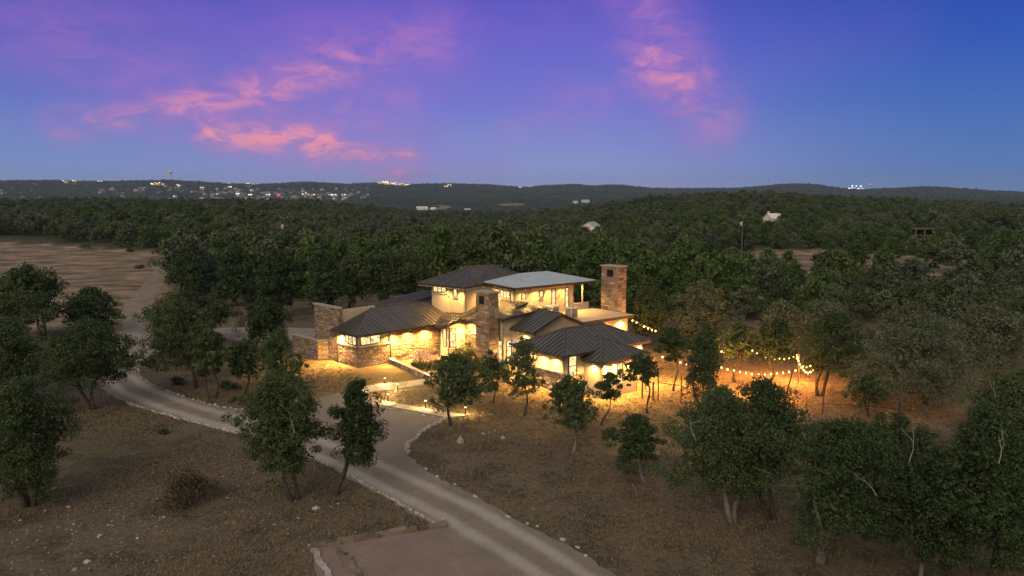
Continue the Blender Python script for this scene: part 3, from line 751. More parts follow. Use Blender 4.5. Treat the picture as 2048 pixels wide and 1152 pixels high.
roof([W(FL, 4.55, 4.32, zr), W(FL, 13.9, 4.32, zr), W(FL, 13.9, 8.5, 3.6), W(FL, .4, 8.5, 3.6)], (2, 3))
ridge(W(FL, -.62, -.87, 3.58), W(FL, 4.55, 4.3, zr)); ridge(W(FL, 4.55, 4.3, zr), W(FL, 13.9, 4.3, zr))
seg_wall(FL, (.62, 4.1), (4.9, 4.1), 3.3, 5.55, 5.62, .25, M['stucco'])
# tall stone fin wall
stone_wall(FL, (.25, 9.1), (.25, 4.05), -.4, 5.7, .4, seed=4)
stone_face(FL, (.25, 4.02), (.7, 4.02), -.4, 5.7, seed=5)
seg_wall(FL, (.1, 9.2), (.1, 3.93), 5.7, 5.83, 5.83, .68, M['cap'], 'wall_cap')
seg_wall(FL, (.65, 4.05), (.65, 9.1), -.4, 5.69, 5.69, .02, M['mortar'])
# low stone walls of the alcove
stone_wall(FL, (-1.1, 11.7), (-1.1, 6.1), -.4, 2.1, .4, seed=6)
stone_wall(FL, (-1.09, 6.1), (.24, 6.1), -.4, 2.1, .4, seed=7)
seg_wall(FL, (-1.2, 11.8), (-1.2, 6.0), 2.1, 2.2, 2.2, .6, M['cap'], 'wall_cap')
seg_wall(FL, (-.6, 6.0), (.24, 6.0), 2.1, 2.2, 2.2, .6, M['cap'], 'wall_cap')
stone_wall(FL, (.12, 6.08), (.12, 3.92), -.4, 3.0, .12, seed=8)
for u, p in ((4.2, 1.0), (6.15, 1.1), (8.4, 1.1)): soffit_lamp(FL, u, -.6, 3.33, LP*p*1.35, face=(0, -1))
soffit_lamp(FL, -.45, 3.1, 3.33, LP*1.6, face=(-1, 0))
# roof of the rear wing beyond the left ridge
roof([W(FL, 7.2, 9.4, 4.9), W(FL, 7.2, 5.2, 4.9), W(FL, 15.6, 5.2, 5.95), W(FL, 15.6, 9.4, 5.95)], (0, 1))
seg_wall(FL, (7.8, 9.2), (7.8, 5.2), 3.2, 4.8, 4.8, .2, M['stucco'])
seg_wall(FL, (.7, 8.3), (14, 8.3), -.3, 3.5, 3.5, -.2, M['stucco'])
# ============ bay, entry and living room (frame FM)
def z1(u): return 3.5+.29*(u-9.2)
roof([W(FM, 9.2, 3.4, z1(9.2)), W(FM, 9.2, -2.2, z1(9.2)), W(FM, 15.2, -2.2, z1(15.2)), W(FM, 15.2, 3.4, z1(15.2))], (0, 1), phase=.5)
roof([W(FM, 11.6, -2.21, z1(11.6)), W(FM, 11.6, -6.4, z1(11.6)), W(FM, 17.6, -6.4, z1(17.6)), W(FM, 17.6, -2.21, z1(17.6))], (0, 1), phase=.2)
seg_wall(FM, (10.5, .2), (10.5, -1.15), -.4, 3.7, 3.7, .2, M['stucco'])
seg_wall(FM, (10.5, -1.15), (12.9, -1.15), -.4, 3.7, 4.35, .2, M['stucco'])
window(FM, (10.5, -.28), (10.5, -.98), 1.0, 3.1, 1, 1)
window(FM, (10.72, -1.15), (11.62, -1.15), .95, 3.15, 1, 1)
stone_wall(FM, (12.9, -1.0), (12.9, -3.3), -.4, 4.2, .25, seed=9)
seg_wall(FM, (12.9, -3.3), (12.9, -6.2), -.4, 4.25, 4.25, .2, M['stucco'])
window(FM, (12.9, -3.35), (12.9, -4.9), .2, 3.5, 2, 1, False, ysplit=[.72])
mb = MB(); mb.solid([W(FM, 12.2, -3.0, 2.55), W(FM, 12.2, -5.1, 2.55), W(FM, 12.88, -5.1, 2.85), W(FM, 12.88, -3.0, 2.85)], [W(FM, 12.2, -3.0, 2.66), W(FM, 12.2, -5.1, 2.66), W(FM, 12.88, -5.1, 2.96), W(FM, 12.88, -3.0, 2.96)])
hbuild(mb, 'awning', M['fascia'])
soffit_lamp(FM, 12.4, -2.4, 3.9, LP*1.1, face=(-1, 0)); soffit_lamp(FM, 12.3, -4.2, 3.9, LP*1.1, face=(-1, 0))
# living room, low-pitched roof
def z2(u): return 4.98+.10*(u-11.8)
roof([W(FM, 11.8, -5.0, z2(11.8)), W(FM, 11.8, -9.15, z2(11.8)), W(FM, 18.0, -9.15, z2(18.0)), W(FM, 18.0, -5.0, z2(18.0))], (0, 1), phase=.4)
seg_wall(FM, (12.3, -7.2), (12.3, -8.6), -.6, 4.75, 4.75, .2, M['stucco'])
seg_wall(FM, (12.3, -8.6), (18.5, -8.6), -.6, 4.75, 5.35, .2, M['stucco'])
seg_wall(FM, (12.3, -6.0), (12.3, -7.2), 3.4, 4.75, 4.75, .2, M['stucco'])
window(FM, (12.3, -7.62), (12.3, -8.5), -.3, 2.6, 1, 2, False, ysplit=[.78])
window(FM, (12.62, -8.6), (13.36, -8.6), -.3, 2.6, 1, 2, False, ysplit=[.78])
# front chimney
def chimney(u0, u1, v0, v1, z0, z1_, seed, hole):
    """u0..u1, v0 (near) .. v1 (far)"""
    mb = MB(); ins = .05
    q = [W(FM, u0+ins, v0+ins), W(FM, u1-ins, v0+ins), W(FM, u1-ins, v1-ins), W(FM, u0+ins, v1-ins)]
    mb.solid([(x, y, z0) for x, y, _ in q], [(x, y, z1_) for x, y, _ in q]); c = hbuild(mb, 'chimney', M['mortar'])
    rnd = random.Random(seed)
    for k, (p, e) in enumerate((((u0+ins, v1-ins), (u0+ins, v0+ins)), ((u0+ins, v0+ins), (u1-ins, v0+ins)))):
        L = math.hypot(e[0]-p[0], e[1]-p[1])
        for s in stone_solids(L, z0, z1_, .24, .44, .42, .95, seed+k):
            if k == 0 and hole and s[1] > hole[0] and s[0] < hole[1] and s[3] > hole[2] and s[2] < hole[3]: continue
            sb = MB(); stone_geo(sb, FM, p, e, s, rnd); hbuild(sb, 'stone', M['stone_piece'], c)
    if hole:
        p, e = (u0+ins, v1-ins), (u0+ins, v0+ins)
        hb = MB(); a, b = W(FM, u0+.04, v1-hole[0]), W(FM, u0+.04, v1-hole[1]); a2, b2 = W(FM, u0+.2, v1-hole[0]), W(FM, u0+.2, v1-hole[1])
        hb.solid([(a[0], a[1], hole[2]), (b[0], b[1], hole[2]), (b2[0], b2[1], hole[2]), (a2[0], a2[1], hole[2])], [(a[0], a[1], hole[3]), (b[0], b[1], hole[3]), (b2[0], b2[1], hole[3]), (a2[0], a2[1], hole[3])])
        hbuild(hb, 'flue_opening', M['dark'], c)
    cm = MB(); o_ = .1; q = [W(FM, u0-o_, v0-o_), W(FM, u1+o_, v0-o_), W(FM, u1+o_, v1+o_), W(FM, u0-o_, v1+o_)]
    cm.solid([(x, y, z1_) for x, y, _ in q], [(x, y, z1_+.12) for x, y, _ in q]); hbuild(cm, 'chimney_cap', M['cap'], c)
    return c
chimney(10.6, 12.0, -8.3, -6.0, -.5, 7.65, 21, (.6, 1.45, 6.45, 7.3))
chimney(29.6, 31.1, -8.7, -5.9, 2.6, 9.25, 31, (.95, 1.95, 8.05, 8.9))
# gable in front of the terrace
seg_wall(FM, (13.4, -8.6), (13.4, -12.3), -.9, 4.05, 4.05, .2, M['stucco'])
mb = MB(); g = [(13.4, -1.0), (20.0, -1.0), (20.0, 4.1), (16.7, 5.35), (13.4, 4.1)]
mb.solid([W(FM, u, -12.1, z) for u, z in g], [W(FM, u, -12.3, z) for u, z in g]); hbuild(mb, 'gable_wall', M['stucco'])
roof([W(FM, 12.75, -9.0, 3.95), W(FM, 12.75, -12.85, 3.95), W(FM, 16.7, -12.85, 5.52), W(FM, 16.7, -9.0, 5.52)], (0, 1), phase=.3)
roof([W(FM, 20.65, -12.85, 3.95), W(FM, 20.65, -9.0, 3.95), W(FM, 16.7, -9.0, 5.52), W(FM, 16.7, -12.85, 5.52)], (0, 1), phase=.3)
ridge(W(FM, 16.7, -9.0, 5.52), W(FM, 16.7, -12.85, 5.52), .09)
# small flat canopy beside it
roof([W(FM, 10.2, -12.0, 3.15), W(FM, 10.2, -13.6, 3.15), W(FM, 13.3, -13.6, 3.2), W(FM, 13.3, -12.0, 3.2)], (0, 1), panels=False, mat='membrane', name='canopy_roof')
soffit_lamp(FM, 12.9, -11.0, 3.7, LP*1.0, face=(-1, 0)); soffit_lamp(FM, 11.6, -12.8, 2.9, LP*1.3, face=(-1, 0))
seg_wall(FM, (10.6, -13.6), (10.6, -14.6), -.8, 3.1, 3.1, .2, M['stucco'])
# ============ right wing
zR = 3.3
stone_wall(FM, (9.75, -14.0), (9.75, -20.3), -1.4, 1.55, seed=10)
stone_wall(FM, (9.75, -20.3), (12.45, -20.3), -1.4, 1.2, seed=11)
seg_wall(FM, (9.83, -14.0), (9.83, -20.22), 1.55, zR, zR, .2, M['stucco'])
seg_wall(FM, (9.83, -20.22), (12.5, -20.22), 1.2, zR, zR, .2, M['stucco'])
seg_wall(FM, (9.6, -14.0), (9.6, -20.45), 1.55, 1.7, 1.7, .3, M['trim'], 'sill_band')
seg_wall(FM, (12.5, -20.22), (20.7, -20.22), -1.6, zR, zR, .2, M['stucco'])
seg_wall(FM, (20.7, -20.22), (20.7, -14.0), -1.6, zR, zR, .2, M['stucco'])
window(FM, (9.83, -14.2), (9.83, -15.2), .6, 2.6, 1, 2, True)
window(FM, (10.45, -20.22), (11.5, -20.22), 1.05, 3.1, 1, 2, True)
z3 = 4.98
Fp, Rp, BRp, BLp = W(FM, 9.2, -20.85, zR), W(FM, 21.2, -20.9, zR), W(FM, 21.2, -13.75, zR), W(FM, 9.2, -13.75, zR)
rA, rB = W(FM, 12.8, -17.3, z3), W(FM, 17.75, -17.35, z3)
roof([Fp, Rp, rB, rA], (0, 1), phase=.6); roof([BLp, Fp, rA], (0, 1), phase=.4); roof([Rp, BRp, rB], (0, 1)); roof([BRp, BLp, rA, rB], (0, 1))
for a, b in ((Fp, rA), (rA, rB), (rB, Rp), (BLp, rA)): ridge(a, b)
for v in (-15.9, -17.6, -19.3): soffit_lamp(FM, 9.36, v, 3.04, LP*.5, face=(-1, 0))
soffit_lamp(FM, 19.0, -20.6, 3.04, LP*.8, face=(.3, -1)); soffit_lamp(FM, 20.2, -20.6, 3.04, LP*.9, face=(.5, -1))
# lower porch block with hipped roof
zP = 2.62
seg_wall(FM, (12.5, -20.2), (12.5, -22.4), -1.6, zP, zP, .2, M['stucco'])
seg_wall(FM, (12.5, -22.4), (17.5, -22.4), -1.7, zP, zP, .2, M['stucco'])
seg_wall(FM, (17.5, -22.4), (17.5, -20.2), -1.7, zP, zP, .2, M['stucco'])
window(FM, (14.6, -22.4), (15.4, -22.4), .35, 2.2, 1, 2, True)
pF, pL, pR, pA, pB = W(FM, 12.05, -22.9, zP), W(FM, 12.05, -18.9, zP), W(FM, 18.75, -22.9, zP), W(FM, 15.4, -19.5, 4.2), W(FM, 15.4, -18.9, 4.2)
roof([pF, pR, pA], (0, 1), phase=.3); roof([pL, pF, pA, pB], (0, 1), phase=.5); roof([pR, W(FM, 18.75, -18.9, zP), pB, pA], (0, 1), phase=.5)
for a, b in ((pF, pA), (pA, pR), (pA, pB)): ridge(a, b)
mb = MB(); mb.tube([W(FM, 12.3, -22.85, 2.5), W(FM, 12.75, -22.85, 2.45), W(FM, 12.55, -22.5, 2.2), W(FM, 12.55, -22.5, -1.2)], .055, 6); hbuild(mb, 'downspout', M['fascia'])
soffit_lamp(FM, 12.2, -21.6, 2.36, LP*.4, face=(-1, 0))
for u in (13.1, 14.3, 16.2): soffit_lamp(FM, u, -22.72, 2.36, LP*.5, face=(0, -1))
mb = MB(); mb.tube([W(FM, 18.5, -22.6, 2.5), W(FM, 18.5, -22.6, -1.0)], .08, 8); hbuild(mb, 'porch_post', M['wood'])
# ============ terrace
zD = 4.0
roof([W(FM, 18.2, -11.35, zD), W(FM, 29.4, -11.35, zD), W(FM, 29.6, -4.4, zD), W(FM, 18.2, -4.4, zD)], (0, 1), th=.32, panels=False, mat='deck', name='terrace')
seg_wall(FM, (20.0, -10.9), (28.9, -10.9), -1.4, 3.7, 3.7, .2, M['stucco'])
seg_wall(FM, (28.9, -10.9), (28.9, -4.4), -1.4, 3.7, 3.7, .2, M['stucco'])
soffit_lamp(FM, 25.2, -11.2, 3.6, LP*.5, face=(0, -1)); soffit_lamp(FM, 27.6, -11.2, 3.6, LP*.5, face=(0, -1))
# ============ upper floor
zU = 7.3
seg_wall(FM, (17.1, .6), (17.1, -4.6), 4.2, zU, zU, .2, M['stucco'])
seg_wall(FM, (17.1, -4.6), (26.4, -4.6), zD, zU, zU, .2, M['stucco'])
seg_wall(FM, (26.4, -4.6), (26.4, 0), zD, zU, zU, .2, M['stucco'])
seg_wall(FM, (26.4, -4.6), (28.9, -4.6), zD, zD+.85, zD+.85, .2, M['stucco'], 'parapet')
mb = MB(); mb.box(-.09, .09, -.09, .09, zD+.85, 7.25); px_, py_, _ = W(FM, 27.9, -4.5); mb.v = [(x+px_, y+py_, z) for x, y, z in mb.v]; hbuild(mb, 'porch_post', M['stucco'])
window(FM, (17.1, -2.2), (17.1, -4.0), 6.15, 7.0, 3, 1, True)
window(FM, (18.15, -4.6), (18.8, -4.6), 6.0, 6.75, 1, 1, True)
window(FM, (20.85, -4.6), (21.45, -4.6), 6.0, 6.8, 1, 1, True)
window(FM, (22.75, -4.6), (23.4, -4.6), 4.6, 6.85, 1, 1, False)
window(FM, (24.9, -4.6), (25.5, -4.6), 4.4, 6.85, 1, 1, False)
fz = lambda v: 7.52+.055*(v+5.4)
roof([W(FM, 16.6, -5.4, fz(-5.4)), W(FM, 29.3, -5.55, fz(-5.55)), W(FM, 29.0, 3.0, fz(3.0)), W(FM, 15.6, 3.0, fz(3.0))], (0, 1), th=.24, panels=False, mat='membrane', name='flat_roof')
for i, (u, v) in enumerate(((18.0, -1.5), (20.3, -1.9))):
    x, y, _ = W(FM, u, v); mb = MB(); mb.lathe([(.16, 0), (.07, .1), (.06, .35 + .25*i)], 8, (x, y, fz(v)+.02)); hbuild(mb, 'vent_pipe', M['grey_metal'])
for u in (18.9, 21.4, 24.0, 26.3, 28.8):
    mb = MB(); mb.tube([W(FM, u, -5.3, 7.25), W(FM, u-.05, -4.63, 5.9)], .035, 6); mb.tube([W(FM, u-.05, -4.66, 5.75), W(FM, u-.05, -4.66, 6.05)], .05, 6)
    hbuild(mb, 'eave_strut', M['steel'])
for v in (-1.4, -4.2):
    mb = MB(); mb.tube([W(FM, 16.5, v, 7.3), W(FM, 17.07, v, 5.9)], .035, 6); hbuild(mb, 'eave_strut', M['steel'])
for u in (18.3, 20.2, 22.2, 24.3): soffit_lamp(FM, u, -5.15, 7.16, LP*.24, face=(0, -1))
soffit_lamp(FM, 27.2, -4.3, 7.2, LP*.35, face=(0, -1))
for v in (-1.5, -3.6): soffit_lamp(FM, 16.75, v, 7.16, LP*.24, face=(-1, 0))
# meter box
mb = MB(); bx, by, _ = W(FM, 19.5, -4.68); mb.box(-.25, .25, -.1, .1, 5.0, 5.55); mb.tube([(0, 0, 5.0), (0, 0, 4.1)], .03, 5); mb.v = [(x*FM[2]-y*FM[3]+bx, x*FM[3]+y*FM[2]+by, z) for x, y, z in mb.v]; hbuild(mb, 'meter_box', M['ac'])
# ============ tower
TL, TR_ = 5.0, 5.3
seg_wall(FT, (0, TL), (0, 0), 3.6, 7.75, 7.75, .2, M['stucco'])
seg_wall(FT, (0, 0), (TR_, 0), 3.6, 7.75, 7.75, .2, M['stucco'])
for a, b in (((-.06, TL), (-.06, -.06)), ((-.06, -.06), (TR_, -.06))): pass
window(FT, (0, 4.75), (0, 2.75), 6.65, 7.5, 3, 1, True)
window(FT, (0, 1.75), (0, 1.1), 6.35, 7.2, 1, 1, True)
tC, tL_, tR_ = Vector((-5.2, 88.0, 7.6)), Vector((-10.85, 92.35, 7.6)), Vector((1.7, 100.4, 7.6)); tB = tL_+tR_-tC
tA1, tA2 = Vector((-4.85, 94.9, 9.25)), Vector((-2.1, 96.4, 9.25))
roof([tL_, tC, tA1], (0, 1), phase=.3)
def flat_quad_roof(a, b, c, d_):   # split where four corners are not quite in one plane
    roof([a, b, c], (0, 1), phase=.4); roof([a, c, d_], (0, 1), phase=.15)
flat_quad_roof(tC, tR_, tA2, tA1)
roof([tR_, tB, tA2], (0, 1)); flat_quad_roof(tB, tL_, tA1, tA2)
for a, b in ((tL_, tA1), (tC, tA1), (tA1, tA2), (tA2, tR_)): ridge(a, b, .1)
sf = MB(); inw = [tC, tR_, tB, tL_]
sf.solid([p-Vector((0, 0, .26)) for p in inw], [p-Vector((0, 0, .21)) for p in inw]); hbuild(sf, 'soffit', M['soffit'])
soffit_lamp(FT, -.6, 2.6, 7.3, LP*.28, face=(-1, 0)); soffit_lamp(FT, -.6, .5, 7.3, LP*.28, face=(-1, 0)); soffit_lamp(FT, 2.6, -.6, 7.3, LP*.28, face=(0, -1))
for v in (4.9, 2.3):
    mb = MB(); mb.tube([W(FT, -1.0, v+.3, 7.35), W(FT, -.03, v, 6.1)], .035, 6); hbuild(mb, 'eave_strut', M['steel'])
# ============ air conditioners on the terrace: things of their own
def condenser(u, v, rz, label, s=1.0):
    x, y, _ = W(FM, u, v); t = empty('air_conditioner', (x, y, zD+.035), label, 'air conditioner', None, rad(90-50)+rz)
    mb = MB(); mb.box(-.42*s, .42*s, -.42*s, .42*s, .05, 1.0*s); b = mb.build('casing', M['ac'], t)
    for sx, sy in ((-.3, -.3), (.3, -.3), (.3, .3), (-.3, .3)):
        f = MB(); f.box(sx*s-.05, sx*s+.05, sy*s-.05, sy*s+.05, 0, .05); f.build('foot', M['grill'], t)
    for sd in range(2):
        g = MB()
        for k in range(7):
            z = .15+.11*k*s
            if sd == 0: g.box(-.36*s, .36*s, -.42*s-.02, -.42*s-.002, z, z+.07*s)
            else: g.box(-.42*s-.02, -.42*s-.002, -.36*s, .36*s, z, z+.07*s)
        g.build('grille', M['grill'], t)
    g = MB(); g.lathe([(.32*s, 1.0*s+.002), (.32*s, 1.0*s+.03)], 16); g.build('fan_guard', M['grill'], t)
    return t
condenser(21.0, -6.7, 0, 'beige air conditioner on the terrace, the one close to the upper wall', 1.3)
condenser(22.3, -8.4, 0, 'beige air conditioner at the front of the terrace behind the gable', 1.2)

# ------------------------------------------------------------------ edging stones, slabs, rocks
def rock_mesh(name, seed, sx, sy, sz, mat, flat=.0):
    r = random.Random(seed); bm = bmesh.new(); bmesh.ops.create_icosphere(bm, subdivisions=1, radius=1)
    for v in bm.verts:
        k = r.uniform(.78, 1.15); v.co = Vector((v.co.x*sx*k, v.co.y*sy*k, max(-.35, v.co.z*(1-flat)+.0)*sz*k))
    me = bpy.data.meshes.new(name); bm.to_mesh(me); bm.free(); me.materials.append(mat); return me
LIME = [rock_mesh('stone', i, random.uniform(.16, .26), random.uniform(.11, .17), random.uniform(.09, .15), M['limestone']) for i in range(8)]
def block_mesh(seed, L, D, Hh, mat):
    r = random.Random(seed); mb = MB(); j = lambda: r.uniform(-.03, .03)
    b = [(-L+j(), -D+j(), -.12), (L+j(), -D+j(), -.12), (L+j(), D+j(), -.12), (-L+j(), D+j(), -.12)]
    mb.solid(b, [(x*.93+j(), y*.9+j(), Hh+j()) for x, y, _ in b]); return mesh_from('stone', mb.v, mb.f, mat)
LEDGE = [block_mesh(i, random.uniform(.28, .5), random.uniform(.13, .19), random.uniform(.07, .11), M['ledge']) for i in range(8)]
LEDGEP = [block_mesh(20+i, random.uniform(.2, .34), random.uniform(.12, .18), random.uniform(.07, .13), M['limestone']) for i in range(6)]
def edging(line, label, meshes, step, jit, cat='stone edging', skip=0.0, lift=.03, rows=1, side=.0):
    mx, my = line[len(line)//2]; t = empty('stone_edging', (mx, my, ground_z(mx, my)), label, cat)
    pos = 0.0
    for (ax, ay), (bx, by) in zip(line, line[1:]):
        L = math.hypot(bx-ax, by-ay); a = math.atan2(by-ay, bx-ax)
        while pos < L:
            for rw in range(rows):
                if random.random() >= skip:
                    x = ax+(bx-ax)*pos/L + random.uniform(-jit, jit); y = ay+(by-ay)*pos/L + random.uniform(-jit, jit)
                    o = obj('stone', random.choice(meshes), t, (x-mx, y-my, ground_z(x, y)-ground_z(mx, my)+lift+.105*rw))
                    o.rotation_euler = (random.uniform(-.12, .12), random.uniform(-.12, .12), a+random.uniform(-.25, .25)+(math.pi if random.random() < .5 else 0))
                    k = random.uniform(.75, 1.25); o.scale = (k, k, random.uniform(.8, 1.2))
            pos += step*random.uniform(.85, 1.2)
        pos -= L
    return t
edging(EDGE_LEFT, 'pale limestone rocks edging the near side of the driveway', LIME, .36, .1)
edging(EDGE_RIGHT, 'flat pale stones edging the gravel pad below the slab path, by the curved oak', LEDGEP, .5, .08)
edging(EDGE_SCATTER, 'few half-buried stones along the lawn side of the driveway', LIME, .9, .25, skip=.45)
edging(EDGE_ISLAND, 'stones curving round the tree island at the driveway bend', LIME, .6, .12, skip=.1)
edging(EDGE_COURT, 'ragged pale stones between the gravel pad and the slab path', LIME, .4, .12)
edging(EDGE_LOW, 'brown ledge stone border running from the driveway corner to the lower left', LEDGE, .68, .05, rows=2)
edging(EDGE_LOWB, 'pale blocky stones down the left side of the sunken gravel pad', LEDGEP, .5, .05)
edging(EDGE_LOWC, 'inner row of ledge stones inside the sunken gravel pad', LEDGE, .55, .05)
# paved paths: one slab at a time
def slab_path(top, bot, label, gap=.05, lift=.07, cross=1):
    mx, my = top[0]; mz = ground_z(mx, my); t = empty('slab_path', (mx, my, mz), label, 'path')
    for i in range(len(top)-1):
        for c in range(cross):
            f0, f1 = c/cross, (c+1)/cross
            def P(k, f): return Vector((top[k][0]+(bot[k][0]-top[k][0])*f, top[k][1]+(bot[k][1]-top[k][1])*f))
            q = [P(i, f0), P(i+1, f0), P(i+1, f1), P(i, f1)]; ce = sum(q, Vector((0, 0)))/4
            q = [ce+(p-ce)*(1-gap*random.uniform(.6, 1.4)) for p in q]
            zt = ground_z(ce.x, ce.y)-mz+lift+random.uniform(0, .02)
            mb = MB(); b = [(p.x-mx, p.y-my, zt-.2) for p in q]; mb.solid(list(reversed(b)), [(x, y, zt) for x, y, _ in reversed(b)])
            mb.build('paving_slab', M['slab'], t)
    return t
slab_path(SLAB_TOP, SLAB_BOT, 'row of six tan slabs below the lawn, along the gravel pad')
slab_path(SLAB2_TOP, SLAB2_BOT, 'broad tan slab walk leading to the entry, on the house side of the lawn strip', .02, .12)
for i, (x, y, s) in enumerate(ROCKS):
    lab = ['pale upright boulder on the dry grass beside the driveway', 'flat tan boulder right of the upright boulder', 'small rock between the slab path end and the flat boulder, left one',
           'smallest rock in the cluster above the flat boulder', 'pale rock at the right of the cluster above the flat boulder', 'white rock beside the forked oak trunk',
           'white rock in the stony patch near the bottom left', 'pale rock right of the dark left oak trunks', 'grey rock beside the dark left oak trunks', 'small white rock near the middle of the stony patch',
           'larger white rock low in the stony patch', 'white rock at the bottom edge of the stony patch'][i]
    s *= .62; me = rock_mesh('rock', 100+i, s, s*.7, s*(1.25 if i == 0 else .55), M['limestone'] if i else M['cap'])
    o = obj('rock', me, None, (x, y, ground_z(x, y)+(.1 if i else .25)*s)); setp(o, lab, 'rock', 'rocks lying on the dry grass')
    o.rotation_euler = (0, 0, i*1.3)
# bed wall
mx, my = BED_WALL[1]
bedw = empty('garden_wall', (mx, my, 0), 'low stone wall with pale coping in front of the flower bed', 'garden wall')
for (ax, ay), (bx, by) in zip(BED_WALL, BED_WALL[1:]):
    L = math.hypot(bx-ax, by-ay); tx, ty = (bx-ax)/L, (by-ay)/L; nx, ny = -ty*.17, tx*.17; s = 0
    while s < L:
        e = min(L, s+random.uniform(.4, .75)); z0 = -.2
        for zz in (0.0, .22):
            mb = MB(); q = [(ax+tx*(s+.01)-nx, ay+ty*(s+.01)-ny), (ax+tx*(e-.01)-nx, ay+ty*(e-.01)-ny), (ax+tx*(e-.01)+nx, ay+ty*(e-.01)+ny), (ax+tx*(s+.01)+nx, ay+ty*(s+.01)+ny)]
            b = [(x-mx, y-my, zz-(.2 if zz == 0 else 0)) for x, y in q]; k = random.uniform(.96, 1.04)
            mb.solid(b, [(x*1, y*1, zz+.21) for x, y, _ in b]); mb.build('stone', M['stone_piece'], bedw)
        mb = MB(); q = [(ax+tx*(s+.008)-nx*1.3, ay+ty*(s+.008)-ny*1.3), (ax+tx*(e-.008)-nx*1.3, ay+ty*(e-.008)-ny*1.3), (ax+tx*(e-.008)+nx*1.3, ay+ty*(e-.008)+ny*1.3), (ax+tx*(s+.008)+nx*1.3, ay+ty*(s+.008)+ny*1.3)]
        b = [(x-mx, y-my, .435) for x, y in q]; mb.solid(b, [(x, y, .52) for x, y, _ in b]); mb.build('coping_stone', M['cap'], bedw)
        s = e
# path lamps
def path_lamp(x, y, label):
    t = empty('path_lamp', (x, y, ground_z(x, y)), label, 'path lamp', 'small path lamps along the slab walks')
    mb = MB(); mb.lathe([(.05, -.1), (.045, .62)], 8); mb.build('post', M['frame'], t)
    mb = MB(); mb.lathe([(.075, .62), (.085, .74)], 10); mb.build('lamp_glass', M['lens'], t)
    mb = MB(); mb.lathe([(.11, .745), (.04, .80)], 10); mb.build('cap', M['frame'], t)
    ld = bpy.data.lights.new('path_light', 'POINT'); ld.energy = 420; ld.color = (1.0, .68, .28); ld.shadow_soft_size = .15
    lo = bpy.data.objects.new('path_light', ld); link(lo, t); lo.location = (0, 0, .69)
    return t
pl = ['path lamp on the lawn edge above the broad slab walk', 'path lamp at the lower edge of the broad slab walk', 'low path lamp between the two slab walks', 'path lamp at the near left end of the slab row',
      'path lamp halfway along the slab row', 'path lamp at the far right end of the slab row', 'path lamp at the end of the low garden wall']
for (x, y), lab in zip(PATH_LIGHTS, pl): path_lamp(x, y, lab)
# string lights
def string_lights(pts, label, hang=.10, dense=False):
    x0, y0, z0 = pts[0]; t = empty('string_lights', (x0, y0, z0), label, 'string lights')
    mb = MB(); mb.tube([(x-x0, y-y0, z-z0+hang) for x, y, z in pts], .012, 4); mb.build('cord', M['frame'], t)
    bm = bpy.data.meshes.get('bulb')
    if not bm:
        b = MB(); b.lathe([(.018, .09), (.06, .025), (.066, -.02), (.03, -.08)], 8); bm = mesh_from('bulb', b.v, b.f, M['bulb'], True)
    for x, y, z in pts:
        o = obj('bulb', bm, t, (x-x0, y-y0, z-z0))
        if (pts.index((x, y, z)) % 2) and dense: continue
        ld = BULB_L; lo = bpy.data.objects.new('bulb_light', ld); link(lo, o); lo.location = (0, 0, -.13)
BULB_L = bpy.data.lights.new('bulb_light', 'POINT'); BULB_L.energy = 230; BULB_L.color = (1.0, .38, .085); BULB_L.shadow_soft_size = .05
string_lights(STRAND_A, 'long front strand of string lights from the house corner to the leaning post')
string_lights(STRAND_B, 'rear strand of string lights sagging behind the slim oak')
string_lights(STRAND_C, 'sharply sagging strand of string lights at the right end of the loop', dense=True)
string_lights(STRAND_E, 'three string light bulbs beside the two-trunked oak', dense=True)
string_lights(STRAND_D, 'strand of string lights behind the house, above the right wing roof')
for (x, y, zt, lean, lab) in ((25.6, 72.0, 3.1, .9, 'leaning pale post holding the front string lights'), (28.7, 79.4, 3.4, .1, 'upright post at the far corner of the string lights')):
    t = MB(); g = ground_z(x, y); t.tube([(-lean, -.4, -.1), (0, 0, zt)], [.075, .05], 7); o = t.build('light_post', M['bark'], None, False, (x, y, g)); setp(o, lab, 'post')
# pipe fences and the wooden rack
def pipe_fence(pts, h, label, brace):
    x0, y0 = pts[0]; z0 = ground_z(x0, y0); t = empty('pipe_fence', (x0, y0, z0), label, 'fence')
    for x, y in pts:
        mb = MB(); g = ground_z(x, y)-z0; mb.tube([(x-x0, y-y0, g-.3), (x-x0, y-y0, g+h)], .05, 7); mb.build('post', M['steel'], t)
    for (ax, ay), (bx, by) in zip(pts, pts[1:]):
        mb = MB(); mb.tube([(ax-x0, ay-y0, ground_z(ax, ay)-z0+h*.62), (bx-x0, by-y0, ground_z(bx, by)-z0+h*.62)], .035, 6); mb.build('rail', M['steel'], t)
    (ax, ay), (bx, by) = brace
    mb = MB(); mb.tube([(ax-x0, ay-y0, ground_z(ax, ay)-z0+h*.62), (bx-x0, by-y0, ground_z(bx, by)-z0)], .035, 6); mb.build('brace', M['steel'], t)
pipe_fence(FENCE_A, 2.6, 'dark pipe fence with a diagonal brace right of the house', (FENCE_A[1], (17.2, 68.5)))
pipe_fence(FENCE_B, 1.6, 'dark pipe fence corner at the edge of the right-hand trees', (FENCE_B[1], (28.4, 66.2)))
(ax, ay), (bx, by) = RACK; g = ground_z(ax, ay)
rk = empty('wooden_rack', (ax, ay, g), 'pale wooden rack of two posts and rungs by the right wing corner', 'wooden rack')
for x, y in RACK:
    mb = MB(); mb.box(-.07, .07, -.07, .07, -.2, 1.75); mb.v = [(p+x-ax, q+y-ay, r) for p, q, r in mb.v]; mb.build('post', M['wood'], rk)
